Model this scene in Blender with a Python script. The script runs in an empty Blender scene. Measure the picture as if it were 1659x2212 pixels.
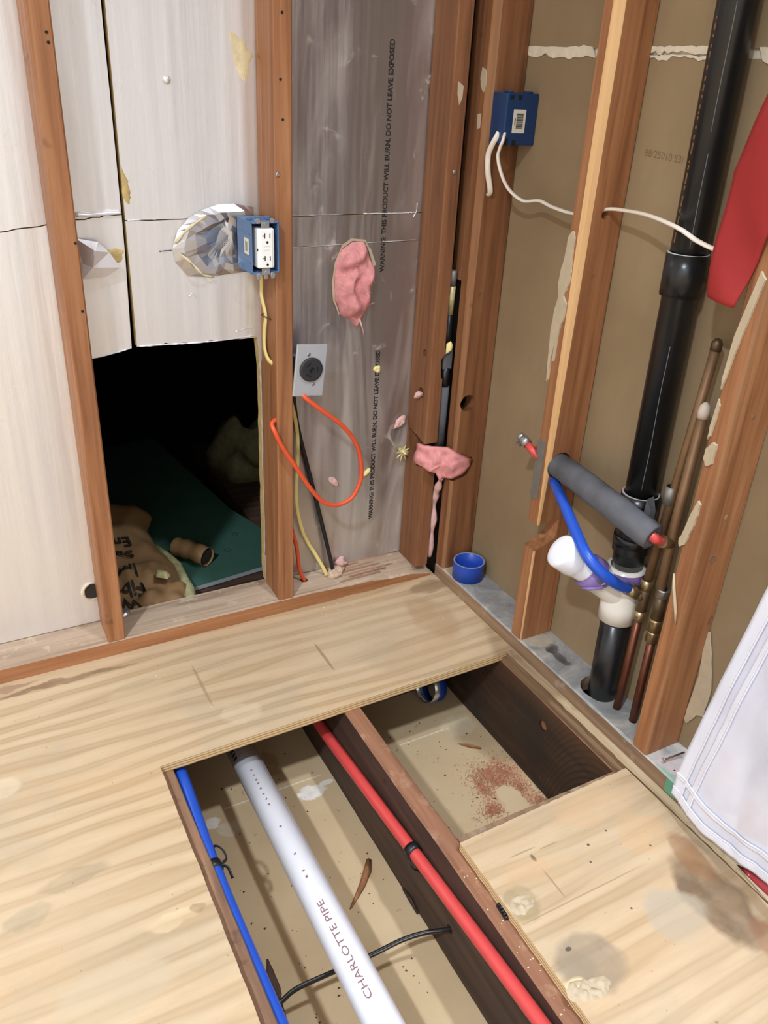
import bpy, bmesh, math, random
from mathutils import Vector, Matrix, noise

random.seed(7)
SC = bpy.context.scene
COL = SC.collection

# ------------------------------------------------------------------ camera
cam_d = bpy.data.cameras.new('camera')
cam = bpy.data.objects.new('camera', cam_d)
COL.objects.link(cam)
cam_d.sensor_fit = 'HORIZONTAL'
cam_d.sensor_width = 36.0
cam_d.lens = 1788.58 / 1659 * 36.0
cam_d.clip_start = 0.02
RIGHT = Vector((0.87985, -0.47274, 0.04874))
DOWN = Vector((-0.18372, -0.43291, -0.88251))
FWD = Vector((0.43830, 0.76753, -0.46775))
m = Matrix.Identity(4)
for i in range(3):
    m[i][0] = RIGHT[i]
    m[i][1] = -DOWN[i]
    m[i][2] = -FWD[i]
m[0][3], m[1][3], m[2][3] = -0.65905, -1.57663, 1.18479
cam.matrix_world = m
SC.camera = cam

# ------------------------------------------------------------------ world, lamps, exposure
w = bpy.data.worlds.new('room_world')
SC.world = w
w.use_nodes = True
w.node_tree.nodes['Background'].inputs[0].default_value = (0.9, 0.92, 1.0, 1)
w.node_tree.nodes['Background'].inputs[1].default_value = 0.0
SC.view_settings.view_transform = 'Standard'
SC.view_settings.look = 'None'
SC.view_settings.gamma = 1.0
SC.view_settings.use_curve_mapping = False
SC.view_settings.exposure = -0.16


def area_lamp(name, loc, size, power, color, spread=180):
    d = bpy.data.lights.new(name, 'AREA')
    d.shape = 'DISK'
    d.size = size
    d.energy = power
    d.color = color
    d.spread = math.radians(spread)
    o = bpy.data.objects.new(name, d)
    COL.objects.link(o)
    o.location = loc
    return o


COOL = (0.90, 0.985, 1.13)
area_lamp('ceiling_lamp', (-1.95, -2.00, 2.97), 0.16, 92.0, COOL, 140)
area_lamp('ceiling_lamp', (0.36, -1.45, 2.97), 0.16, 19.5, COOL, 104)

# ------------------------------------------------------------------ helpers


def lin(r, g, b):
    def f(c):
        c /= 255.0
        return c / 12.92 if c <= 0.04045 else ((c + 0.055) / 1.055) ** 2.4
    return (f(r), f(g), f(b), 1.0)


class NT:
    def __init__(self, name):
        self.m = bpy.data.materials.new(name)
        self.m.use_nodes = True
        self.t = self.m.node_tree
        self.b = self.t.nodes['Principled BSDF']
        self._co = None

    def n(self, typ, **kw):
        nd = self.t.nodes.new(typ)
        for k, v in kw.items():
            if k.startswith('_'):
                setattr(nd, k[1:], v)
            else:
                nd.inputs[k.replace('__', ' ')].default_value = v
        return nd

    def l(self, a, b):
        self.t.links.new(a, b)

    def co(self):
        if self._co is None:
            self._co = self.n('ShaderNodeTexCoord').outputs['Object']
        return self._co

    def mapped(self, scale, loc=(0, 0, 0), rand=False):
        mp = self.n('ShaderNodeMapping')
        mp.inputs['Scale'].default_value = scale
        mp.inputs['Location'].default_value = loc
        self.l(self.co(), mp.inputs['Vector'])
        out = mp.outputs[0]
        if rand:
            oi = self.n('ShaderNodeObjectInfo')
            v = self.n('ShaderNodeVectorMath', _operation='MULTIPLY_ADD')
            self.l(oi.outputs['Random'], v.inputs[0])
            v.inputs[1].default_value = (13.0, 7.0, 9.0)
            self.l(out, v.inputs[2])
            out = v.outputs[0]
        return out

    def noise(self, vec, scale, detail=4.0, rough=0.55, dist=0.0):
        nd = self.n('ShaderNodeTexNoise', Scale=scale, Detail=detail, Roughness=rough, Distortion=dist)
        self.l(vec, nd.inputs['Vector'])
        return nd.outputs['Fac']

    def ramp(self, fac, stops, interp='LINEAR'):
        r = self.n('ShaderNodeValToRGB')
        r.color_ramp.interpolation = interp
        el = r.color_ramp.elements
        while len(el) > 1:
            el.remove(el[-1])
        el[0].position, el[0].color = stops[0][0], stops[0][1]
        for p, c in stops[1:]:
            e = el.new(p)
            e.color = c
        self.l(fac, r.inputs[0])
        return r.outputs[0]

    def fr(self, fac, lo, hi, a=0.0, b=1.0):
        mr = self.n('ShaderNodeMapRange')
        mr.inputs[1].default_value = lo
        mr.inputs[2].default_value = hi
        mr.inputs[3].default_value = a
        mr.inputs[4].default_value = b
        self.l(fac, mr.inputs[0])
        return mr.outputs[0]

    def mix(self, fac, a, b, mode='MIX'):
        mx = self.n('ShaderNodeMix', _data_type='RGBA', _blend_type=mode)
        for sock, v in ((mx.inputs[0], fac), (mx.inputs[6], a), (mx.inputs[7], b)):
            if hasattr(v, 'links'):
                self.l(v, sock)
            else:
                sock.default_value = v
        return mx.outputs[2]

    def mul(self, a, b):
        nd = self.n('ShaderNodeMath', _operation='MULTIPLY')
        for s, v in ((nd.inputs[0], a), (nd.inputs[1], b)):
            if hasattr(v, 'links'):
                self.l(v, s)
            else:
                s.default_value = v
        return nd.outputs[0]

    def spots(self, base, lst, warp=0.02, wscale=18.0):
        """stains with a place of their own: (x,y,z, rx,ry,rz, colour, strength)"""
        nz = self.n('ShaderNodeTexNoise', Scale=wscale, Detail=4.0)
        self.l(self.co(), nz.inputs['Vector'])
        sub = self.n('ShaderNodeVectorMath', _operation='SUBTRACT')
        self.l(nz.outputs['Color'], sub.inputs[0])
        sub.inputs[1].default_value = (0.5, 0.5, 0.5)
        for x, y, z, rx, ry, rz, c, s in lst:
            ma = self.n('ShaderNodeVectorMath', _operation='MULTIPLY_ADD')
            self.l(sub.outputs[0], ma.inputs[0])
            ma.inputs[1].default_value = ((warp * 2,) * 3 if min(rx, ry) > 0.008 else (0.002,) * 3)
            self.l(self.co(), ma.inputs[2])
            mp = self.n('ShaderNodeMapping')
            mp.vector_type = 'TEXTURE'
            mp.inputs['Location'].default_value = (x, y, z)
            mp.inputs['Scale'].default_value = (rx, ry, rz)
            self.l(ma.outputs[0], mp.inputs['Vector'])
            ln = self.n('ShaderNodeVectorMath', _operation='LENGTH')
            self.l(mp.outputs[0], ln.inputs[0])
            f = self.mul(self.fr(ln.outputs['Value'], 1.02, 0.78, 0.0, s), self.fr(nz.outputs['Fac'], 0.3, 0.62, 0.55, 1.0) if min(rx, ry) > 0.008 else 1.0)
            base = self.mix(f, base, c)
        return base

    def bump(self, h, strength=0.3, dist=0.002, prev=None):
        b = self.n('ShaderNodeBump', Strength=strength, Distance=dist)
        self.l(h, b.inputs['Height'])
        if prev is not None:
            self.l(prev, b.inputs['Normal'])
        self.l(b.outputs[0], self.b.inputs['Normal'])
        return b.outputs[0]

    def set(self, col=None, rough=0.6, metal=0.0, spec=None, **kw):
        if col is not None:
            if hasattr(col, 'links'):
                self.l(col, self.b.inputs['Base Color'])
            else:
                self.b.inputs['Base Color'].default_value = col
        if hasattr(rough, 'links'):
            self.l(rough, self.b.inputs['Roughness'])
        else:
            self.b.inputs['Roughness'].default_value = rough
        if hasattr(metal, 'links'):
            self.l(metal, self.b.inputs['Metallic'])
        else:
            self.b.inputs['Metallic'].default_value = metal
        if spec is not None:
            self.b.inputs['Specular IOR Level'].default_value = spec
        return self.m


def wood(name, axis, dark, midc, light, rough=0.62, dirt=None, blotch=0.5, freq=55.0, bump=0.25):
    t = NT(name)
    s = [1.0, 1.0, 1.0]
    s['xyz'.index(axis)] = 0.045
    v = t.mapped(tuple(s), rand=True)
    g = t.noise(v, freq, 6.0, 0.6, 0.4)
    s2 = [1.0, 1.0, 1.0]
    s2['xyz'.index(axis)] = 0.22
    v2 = t.mapped(tuple(s2), rand=True)
    b = t.noise(v2, 9.0, 3.0, 0.5, 0.6)
    c = t.ramp(g, [(0.30, dark), (0.5, midc), (0.72, light)])
    c2 = t.mix(t.fr(b, 0.35, 0.7, 0.0, blotch), c, dark)
    kn = t.noise(t.mapped((1, 1, 1), rand=True), 16.0, 2.0)
    c2 = t.mix(t.fr(kn, 0.70, 0.78, 0.0, 0.75), c2, (dark[0] * 0.35, dark[1] * 0.3, dark[2] * 0.3, 1))
    if dirt:
        dn = t.noise(t.mapped((1, 1, 1), rand=True), 22.0, 5.0, 0.65)
        c2 = t.mix(t.fr(dn, 0.56, 0.68, 0.0, dirt[1]), c2, dirt[0])
    t.bump(g, bump, 0.0012)
    return t.set(c2, rough)


def plain(name, col, rough=0.5, metal=0.0, vary=0.0, scale=30.0, bump=0.0, spec=None):
    t = NT(name)
    c = col
    g = t.noise(t.mapped((1, 1, 1), rand=True), scale, 4.0)
    if vary > 0:
        d = tuple(x * (1 - vary) for x in col[:3]) + (1,)
        h = tuple(min(1, x * (1 + vary * 0.6)) for x in col[:3]) + (1,)
        c = t.ramp(g, [(0.3, d), (0.7, h)])
    if bump > 0:
        t.bump(g, bump, 0.002)
    return t.set(c, rough, metal, spec)


class MB:
    """collects shapes that become one mesh object"""

    def __init__(self):
        self.v, self.f, self.fm, self.fs = [], [], [], []

    def add(self, vs, fs, mi=0, smooth=False):
        o = len(self.v)
        self.v += [tuple(p) for p in vs]
        for f in fs:
            self.f.append([i + o for i in f])
            self.fm.append(mi)
            self.fs.append(smooth)
        return self

    def box(self, x0, x1, y0, y1, z0, z1, mi=0, rot=None, piv=None):
        vs = [Vector((x, y, z)) for x in (x0, x1) for y in (y0, y1) for z in (z0, z1)]
        if rot is not None:
            p = Vector(piv) if piv else Vector(((x0 + x1) / 2, (y0 + y1) / 2, (z0 + z1) / 2))
            vs = [p + rot @ (q - p) for q in vs]
        fs = [(0, 1, 3, 2), (4, 6, 7, 5), (0, 4, 5, 1), (2, 3, 7, 6), (0, 2, 6, 4), (1, 5, 7, 3)]
        return self.add(vs, fs, mi)

    def prism(self, poly, axis, a, b, mi=0, mside=None):
        """poly in the two other axes (in xyz order), extruded along axis from a to b"""
        ax = 'xyz'.index(axis)
        n = len(poly)

        def pt(p, t):
            q = list(p)
            q.insert(ax, t)
            return q
        vs = [pt(p, a) for p in poly] + [pt(p, b) for p in poly]
        self.add(vs, [list(range(n))[::-1], list(range(n, 2 * n))], mi)
        o = len(self.v) - 2 * n
        ms = mi if mside is None else mside
        for i in range(n):
            j = (i + 1) % n
            self.f.append([o + i, o + j, o + n + j, o + n + i])
            self.fm.append(ms)
            self.fs.append(False)
        return self

    def loft(self, rings, mi=0, smooth=False, caps=True, mats=None, closed=True):
        n = len(rings[0])
        o = len(self.v)
        for r in rings:
            self.v += [tuple(p) for p in r]
        for k in range(len(rings) - 1):
            for i in range(n if closed else n - 1):
                j = (i + 1) % n
                self.f.append([o + k * n + i, o + k * n + j, o + (k + 1) * n + j, o + (k + 1) * n + i])
                self.fm.append(mats[i] if mats else mi)
                self.fs.append(smooth)
        if caps:
            for f in (list(range(n))[::-1], [(len(rings) - 1) * n + i for i in range(n)]):
                self.f.append([o + i for i in f])
                self.fm.append(mi)
                self.fs.append(False)
        return self

    def tube(self, pts, r, n=14, mi=0, caps=True, squash=None):
        pts = [Vector(p) for p in pts]
        rr = r if isinstance(r, (list, tuple)) else [r] * len(pts)
        rings = []
        nrm = None
        for i, p in enumerate(pts):
            d = (pts[min(i + 1, len(pts) - 1)] - pts[max(i - 1, 0)]).normalized()
            if nrm is None:
                nrm = d.orthogonal().normalized()
                if squash:
                    nrm = (Vector(squash[0]) - d * d.dot(Vector(squash[0]))).normalized()
            else:
                nrm = (nrm - d * nrm.dot(d)).normalized()
            bn = d.cross(nrm)
            k = squash[1] if squash else 1.0
            rings.append([p + (nrm * math.cos(2 * math.pi * j / n) + bn * math.sin(2 * math.pi * j / n) * k) * rr[i]
                          for j in range(n)])
        return self.loft(rings, mi, True, caps)

    def lathe(self, base, d, prof, n=24, mi=0, caps=True):
        """prof: (distance along d, radius)"""
        base, d = Vector(base), Vector(d).normalized()
        nrm = d.orthogonal().normalized()
        bn = d.cross(nrm)
        rings = [[base + d * t + (nrm * math.cos(2 * math.pi * j / n) + bn * math.sin(2 * math.pi * j / n)) * r
                  for j in range(n)] for t, r in prof]
        return self.loft(rings, mi, True, caps)

    def grid(self, fn, nu, nv, mi=0, smooth=True, thick=None):
        vs = [Vector(fn(i / nu, j / nv)) for i in range(nu + 1) for j in range(nv + 1)]
        fs = [(i * (nv + 1) + j, (i + 1) * (nv + 1) + j, (i + 1) * (nv + 1) + j + 1, i * (nv + 1) + j + 1)
              for i in range(nu) for j in range(nv)]
        self.add(vs, fs, mi, smooth)
        if thick is not None:
            t = Vector(thick)
            self.add([v + t for v in vs], [f[::-1] for f in fs], mi, smooth)
            o = len(self.v) - 2 * len(vs)
            k = len(vs)
            edge = [(i, 0) for i in range(nu + 1)] + [(nu, j) for j in range(1, nv + 1)] + \
                   [(i, nv) for i in range(nu - 1, -1, -1)] + [(0, j) for j in range(nv - 1, 0, -1)]
            idx = [i * (nv + 1) + j for i, j in edge]
            for a in range(len(idx)):
                b = (a + 1) % len(idx)
                self.f.append([o + idx[a], o + idx[b], o + k + idx[b], o + k + idx[a]])
                self.fm.append(mi)
                self.fs.append(False)
        return self

    def puff(self, outline, normal, h, mi=0, rings=7, amp=0.3, fs=25.0, seed=0.0, sub=3, back=None):
        """a soft lump bulging out of an outline"""
        nrm = Vector(normal).normalized()
        ol = [Vector(p) for p in outline]
        c = sum(ol, Vector()) / len(ol)
        dense = []
        for i in range(len(ol)):
            a, b = ol[i], ol[(i + 1) % len(ol)]
            for k in range(sub):
                dense.append(a.lerp(b, k / sub))
        n = len(dense)
        rr = []
        for k in range(rings + 1):
            t = 1 - k / (rings + 0.6)
            ring = []
            for p in dense:
                q = c.lerp(p, t)
                nz = noise.noise(q * fs + Vector((seed, seed, seed)))
                hh = h * math.sqrt(max(0.0, 1 - t * t)) * (1 + amp * nz * 1.6)
                if k == 0:
                    q = q + (p - c) * 0.08 * nz
                ring.append(q + nrm * hh + Vector((nz, -nz, nz)) * 0.1 * h * (1 - t))
            rr.append(ring)
        o = len(self.v)
        self.loft(rr, mi, True, False)
        self.f.append([o + rings * n + i for i in range(n)])
        self.fm.append(mi)
        self.fs.append(True)
        if back is not None:
            self.f.append([o + i for i in range(n)][::-1])
            self.fm.append(mi)
            self.fs.append(False)
        return self

    def build(self, name, mats, parent=None, bevel=0.0, seg=2, kind=None, loc=None):
        me = bpy.data.meshes.new(name)
        off = Vector((0, 0, 0))
        if parent is not None:
            off = WORLD[parent.name]
        elif loc is not None:
            off = Vector(loc)
        me.from_pydata([Vector(p) - off for p in self.v], [], self.f)
        mats = mats if isinstance(mats, (list, tuple)) else [mats]
        for mt in mats:
            me.materials.append(mt)
        me.polygons.foreach_set('material_index', self.fm)
        me.polygons.foreach_set('use_smooth', self.fs)
        bm = bmesh.new()
        bm.from_mesh(me)
        bmesh.ops.remove_doubles(bm, verts=bm.verts, dist=1e-6)
        bmesh.ops.recalc_face_normals(bm, faces=bm.faces)
        if bevel > 0:
            ed = [e for e in bm.edges if len(e.link_faces) == 2 and e.calc_face_angle(0) > 0.6]
            bmesh.ops.bevel(bm, geom=ed, offset=bevel, segments=seg, profile=0.5, affect='EDGES', clamp_overlap=True)
        bm.to_mesh(me)
        bm.free()
        o = bpy.data.objects.new(name, me)
        COL.objects.link(o)
        WORLD[o.name] = off.copy()
        if parent is not None:
            o.parent = parent
        else:
            o.location = off
        if kind:
            o['kind'] = kind
        return o


WORLD = {}


def thing(name, label, cat, loc=(0, 0, 0), group=None, kind=None):
    o = bpy.data.objects.new(name, None)
    o.empty_display_size = 0.05
    COL.objects.link(o)
    o.location = loc
    WORLD[o.name] = Vector(loc)
    if kind:
        o['kind'] = kind
    else:
        o['label'] = label
        o['category'] = cat
    if group:
        o['group'] = group
    return o


def tag(o, label, cat, group=None):
    o['label'] = label
    o['category'] = cat
    if group:
        o['group'] = group
    return o


def cut(o, cutter, solver='EXACT'):
    """subtract the cutter shape (MB, world coordinates) from o"""
    off = WORLD[o.name]
    me = bpy.data.meshes.new('tmp')
    me.from_pydata([Vector(p) - off for p in cutter.v], [], cutter.f)
    me.polygons.foreach_set('material_index', cutter.fm)
    for mt in o.data.materials:
        me.materials.append(mt)
    bm = bmesh.new()
    bm.from_mesh(me)
    bmesh.ops.recalc_face_normals(bm, faces=bm.faces)
    bm.to_mesh(me)
    bm.free()
    c = bpy.data.objects.new('tmp', me)
    COL.objects.link(c)
    c.parent = o.parent
    c.location = o.location
    md = o.modifiers.new('b', 'BOOLEAN')
    md.operation = 'DIFFERENCE'
    md.solver = solver
    md.object = c
    bpy.context.view_layer.update()
    dg = bpy.context.evaluated_depsgraph_get()
    new = bpy.data.meshes.new_from_object(o.evaluated_get(dg))
    o.modifiers.clear()
    o.data = new
    bpy.data.objects.remove(c)
    return o


def smooth_path(pts, k=6):
    P = [Vector(p) for p in pts]
    P = [P[0] * 2 - P[1]] + P + [P[-1] * 2 - P[-2]]
    out = []
    for i in range(1, len(P) - 2):
        for s in range(k):
            t = s / k
            a, b, c, d = P[i - 1], P[i], P[i + 1], P[i + 2]
            out.append(0.5 * ((2 * b) + (c - a) * t + (2 * a - 5 * b + 4 * c - d) * t * t + (3 * b - a - 3 * c + d) * t ** 3))
    out.append(P[-2])
    return out


def text_shape(s, bold=0.0):
    """letters as (verts, faces), normalised to x 0..1 and y 0..1"""
    cu = bpy.data.curves.new('t', 'FONT')
    cu.body = s
    cu.resolution_u = 3
    cu.offset = bold
    o = bpy.data.objects.new('t', cu)
    COL.objects.link(o)
    bpy.context.view_layer.update()
    me = bpy.data.meshes.new_from_object(o.evaluated_get(bpy.context.evaluated_depsgraph_get()))
    bpy.data.objects.remove(o)
    xs = [v.co.x for v in me.vertices]
    x0, x1 = min(xs), max(xs)
    cap = 0.70
    vs = [((v.co.x - x0) / (x1 - x0), v.co.y / cap) for v in me.vertices]
    fs = [list(p.vertices) for p in me.polygons]
    bpy.data.meshes.remove(me)
    return vs, fs


def put_text(mb, s, fn, mi=0, bold=0.0):
    vs, fs = text_shape(s, bold)
    mb.add([fn(u, v) for u, v in vs], fs, mi)


def ragged(poly, n, amp, seed=0.0):
    out = []
    for i in range(len(poly)):
        out += jag(poly[i], poly[(i + 1) % len(poly)], n, amp, seed + i * 1.3)
    return out


def jag(a, b, n, amp, seed=0.0):
    """points from a to b (2D) with ragged offsets"""
    out = []
    for i in range(n):
        t = i / n
        x = a[0] + (b[0] - a[0]) * t
        y = a[1] + (b[1] - a[1]) * t
        if i:
            k = noise.noise(Vector((i * 0.9 + seed, seed * 1.7, 3.1))) + 0.5 * noise.noise(Vector((i * 3.3, seed, 0.2)))
            L = math.hypot(b[0] - a[0], b[1] - a[1])
            x += -(b[1] - a[1]) / L * k * amp
            y += (b[0] - a[0]) / L * k * amp
        out.append((x, y))
    return out

# ------------------------------------------------------------------ materials
M = {}
for ax in 'xyz':
    M['stud_' + ax] = wood('stud_wood_' + ax, ax, lin(126, 80, 48), lin(160, 106, 66), lin(182, 130, 88), 0.6,
                           None, 0.35, 60, 0.2)
M['stud_dark'] = wood('stud_wood_dark', 'z', lin(104, 65, 38), lin(136, 88, 54), lin(156, 108, 70), 0.62, None, 0.35, 60, 0.2)  # aged stud wood; its darker colour also carries the upper corner's shade
M['sap_mid'] = wood('sapwood_mid', 'z', lin(126, 84, 52), lin(148, 103, 66), lin(166, 122, 82), 0.58, None, 0.3, 60, 0.15)  # sapwood, darkened in colour for the same shaded corner
M['sap_z'] = wood('sapwood_z', 'z', lin(196, 148, 94), lin(216, 172, 118), lin(228, 188, 136), 0.55, None, 0.3, 60, 0.15)
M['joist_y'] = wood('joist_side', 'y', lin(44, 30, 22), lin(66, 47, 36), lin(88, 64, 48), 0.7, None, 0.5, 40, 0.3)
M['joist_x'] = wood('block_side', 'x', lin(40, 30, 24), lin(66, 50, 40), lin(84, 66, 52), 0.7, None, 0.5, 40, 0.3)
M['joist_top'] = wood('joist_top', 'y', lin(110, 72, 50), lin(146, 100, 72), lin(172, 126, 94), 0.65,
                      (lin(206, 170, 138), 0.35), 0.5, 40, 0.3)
M['old_edge'] = wood('old_edge', 'y', lin(92, 66, 50), lin(146, 110, 82), lin(190, 158, 124), 0.75,
                     (lin(70, 48, 36), 0.7), 0.7, 26, 0.5)
M['plate_face'] = wood('plate_face', 'y', lin(112, 86, 64), lin(152, 122, 94), lin(176, 148, 116), 0.7,
                       (lin(190, 176, 152), 0.4), 0.4, 45, 0.3)
M['plate_back_top'] = wood('plate_back_top', 'x', lin(140, 114, 92), lin(188, 164, 138), lin(210, 190, 162), 0.7,
                           (lin(222, 204, 170), 0.5), 0.5, 40, 0.3)
M['raw_x'] = wood('raw_wood_x', 'x', lin(118, 80, 58), lin(170, 128, 100), lin(206, 172, 142), 0.75, None, 0.3, 46, 0.6)


def cathedral(name):
    t = NT(name)
    wv = t.n('ShaderNodeTexWave', _wave_type='RINGS', _rings_direction='X', Scale=34.0, Distortion=1.6, Detail=2.0)
    wv.inputs['Detail Scale'].default_value = 0.35
    t.l(t.mapped((1.0, 1.0, 0.55), (0, -0.86, 0.05)), wv.inputs['Vector'])
    g = t.noise(t.mapped((1, 0.05, 1)), 46.0, 5.0)
    big = t.noise(t.mapped((1, 0.35, 1)), 7.0, 3.0)
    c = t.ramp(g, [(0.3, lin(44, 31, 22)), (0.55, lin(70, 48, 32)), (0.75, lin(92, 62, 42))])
    sx = t.n('ShaderNodeSeparateXYZ')
    t.l(t.co(), sx.inputs[0])
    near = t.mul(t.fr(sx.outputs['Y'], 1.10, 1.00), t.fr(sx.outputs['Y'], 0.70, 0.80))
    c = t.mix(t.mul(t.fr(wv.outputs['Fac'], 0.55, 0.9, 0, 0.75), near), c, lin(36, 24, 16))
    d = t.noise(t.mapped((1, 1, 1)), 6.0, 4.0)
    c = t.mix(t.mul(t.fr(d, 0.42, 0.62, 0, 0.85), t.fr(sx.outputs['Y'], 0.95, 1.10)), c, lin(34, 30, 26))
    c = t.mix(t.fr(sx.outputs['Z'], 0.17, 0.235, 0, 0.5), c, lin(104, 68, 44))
    sp = t.noise(t.mapped((1, 1, 1)), 150.0, 2.0)
    c = t.mix(t.mul(t.fr(sp, 0.70, 0.74, 0, 0.8), t.fr(d, 0.45, 0.6)), c, lin(150, 140, 124))
    t.bump(wv.outputs['Fac'], 0.2, 0.001)
    return t.set(c, 0.6)


M['joist_grain'] = cathedral('joist_grain')


def plywood(name, spots, seed, red=0.0):
    t = NT(name)
    v = t.mapped((0.10, 1.0, 1.0), (seed, seed * 0.7, 0))
    big = t.noise(t.mapped((0.5, 1.3, 1.0), (seed, 0, 0)), 3.2, 3.0, 0.5, 0.3)
    wv = t.n('ShaderNodeTexWave', _wave_type='BANDS', _bands_direction='Y', Scale=7.0, Distortion=9.0, Detail=3.0)
    wv.inputs['Detail Scale'].default_value = 1.1
    t.l(t.mapped((0.14, 1.0, 1.0), (seed, 0.2, 0)), wv.inputs['Vector'])
    g = t.noise(v, 60.0, 5.0, 0.6, 0.3)
    c = t.ramp(wv.outputs['Fac'], [(0.0, lin(202, 177, 141)), (0.5, lin(196, 169, 132)), (0.82, lin(174, 147, 110)),
                                   (1.0, lin(184, 157, 119))])
    c = t.mix(t.fr(big, 0.4, 0.66, 0.0, 0.55), c, lin(204, 180, 146))
    c = t.mix(t.fr(g, 0.42, 0.68, 0.0, 0.26), c, lin(162, 133, 97))
    hn = t.noise(t.mapped((0.45, 1, 1), (seed, 5, 0)), 4.0, 4.0, 0.6, 0.8)
    c = t.mix(t.fr(hn, 0.5, 0.68, 0.0, 0.4), c, lin(200, 166, 122))
    gm = t.noise(t.mapped((1, 1, 1), (seed, 3, 0)), 5.0, 5.0, 0.6)
    c = t.mix(t.fr(gm, 0.50, 0.68, 0.0, 0.45), c, lin(172, 157, 132))
    sp = t.noise(t.mapped((1, 1, 1)), 110.0, 2.0, 0.5)
    c = t.mix(t.fr(sp, 0.735, 0.76, 0.0, 0.55), c, lin(110, 88, 62))
    if spots:
        c = t.spots(c, spots)
    t.bump(t.n('ShaderNodeMath', _operation='ADD').outputs[0], 0.0)
    t.bump(g, 0.12, 0.001)
    return t.set(c, 0.58)


M['ply_floor'] = plywood('plywood_floor', [
    (-0.55, -0.045, 0, 0.16, 0.010, .05, lin(120, 92, 66), .75), (-0.69, -0.02, 0, 0.10, 0.010, .05, lin(150, 116, 92), .7),
    (-0.42, -0.12, 0, 0.05, 0.012, .05, lin(120, 104, 84), .35),
    (-0.62, -0.56, 0, 0.06, 0.020, .05, lin(150, 132, 104), .55), (-0.70, -0.60, 0, 0.04, 0.02, .05, lin(150, 140, 112), .5),
    (-0.50, -0.70, 0, 0.045, 0.016, .05, lin(220, 196, 154), .55), (-0.46, -0.70, 0, 0.015, 0.010, .05, lin(150, 120, 84), .7),
    (-0.60, -0.78, 0, 0.09, 0.05, .05, lin(190, 172, 142), .6),
    (0.20, -0.28, 0, 0.13, 0.05, .05, lin(186, 156, 118), .5), (0.30, -0.17, 0, 0.06, 0.10, .05, lin(170, 138, 98), .55),
    (0.36, -0.05, 0, 0.06, 0.03, .05, lin(128, 100, 70), .6), (-0.01, -0.20, 0, 0.004, 0.06, .05, lin(130, 104, 72), .6),
    (-0.29, -0.18, 0, 0.004, 0.08, .05, lin(150, 126, 92), .6), (-0.42, -0.16, 0, 0.07, 0.06, .05, lin(196, 172, 136), .5),
    (-0.245, -0.30, 0, 0.05, 0.035, .05, lin(218, 198, 168), .4), (-0.70, -0.31, 0, 0.03, 0.03, .05, lin(226, 208, 176), .5),
], 0.0)
M['ply_patch'] = plywood('plywood_patch', [
    (0.31, -1.06, 0, 0.055, 0.10, .05, lin(112, 90, 66), .92), (0.34, -0.98, 0, 0.03, 0.06, .05, lin(150, 108, 70), .75),
    (0.23, -1.05, 0, 0.06, 0.05, .05, lin(176, 164, 142), .75), (0.33, -1.16, 0, 0.03, 0.05, .05, lin(150, 100, 72), .7),
    (0.045, -1.05, 0, 0.060, 0.055, .05, lin(142, 126, 104), .85), (0.012, -0.925, 0, 0.03, 0.035, .05, lin(150, 134, 96), .75),
    (0.005, -1.075, 0, 0.025, 0.02, .05, lin(228, 206, 158), .8), (0.03, -1.02, 0, 0.006, 0.004, .05, lin(60, 54, 44), .8),
    (0.085, -0.86, 0, 0.004, 0.009, .05, lin(96, 84, 62), .8),
    (0.11, -0.955, 0, 0.15, 0.0016, .05, lin(150, 124, 90), .6), (0.075, -0.842, 0, .03, .0018, .05, lin(140, 120, 92), .6), (0.125, -0.850, 0, .022, .0016, .05, lin(140, 120, 92), .6), (0.085, -0.915, 0, 0.002, 0.035, .05, lin(140, 116, 86), .6),
    (0.06, -0.88, 0, 0.05, 0.02, .05, lin(204, 164, 118), .45), (0.26, -0.82, 0, 0.10, 0.04, .05, lin(206, 168, 126), .4),
    (0.30, -0.90, 0, 0.05, 0.05, .05, lin(206, 166, 118), .45), (0.20, -0.92, 0, 0.06, 0.03, .05, lin(190, 166, 132), .5),
    (0.24, -0.87, 0, 0.0022, 0.0022, .05, lin(70, 52, 36), .9), (0.19, -0.88, 0, 0.0028, 0.0028, .05, lin(70, 52, 36), .9),
    (0.17, -0.91, 0, 0.0022, 0.0022, .05, lin(70, 52, 36), .9), (0.29, -0.93, 0, 0.0022, 0.0022, .05, lin(70, 52, 36), .9),
    (0.17, -1.01, 0, 0.0022, 0.0022, .05, lin(70, 52, 36), .9),
], 4.3)
t = NT('plywood_edge')
wv = t.n('ShaderNodeTexWave', _bands_direction='Z', Scale=52.0, Distortion=0.6, Detail=2.0)
t.l(t.mapped((1, 1, 1)), wv.inputs['Vector'])
M['ply_edge'] = t.set(t.ramp(wv.outputs['Fac'], [(0.2, lin(172, 134, 88)), (0.6, lin(226, 196, 146))]), 0.65)
M['ply_strip'] = wood('strip_wood', 'y', lin(158, 136, 104), lin(188, 166, 130), lin(206, 188, 154), 0.75, (lin(130, 108, 82), 0.5), 0.4, 50, 0.4)
M['ply_torn'] = wood('torn_ply', 'y', lin(96, 72, 50), lin(140, 110, 78), lin(176, 146, 108), 0.75, None, 0.5, 50, 0.7)


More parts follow.
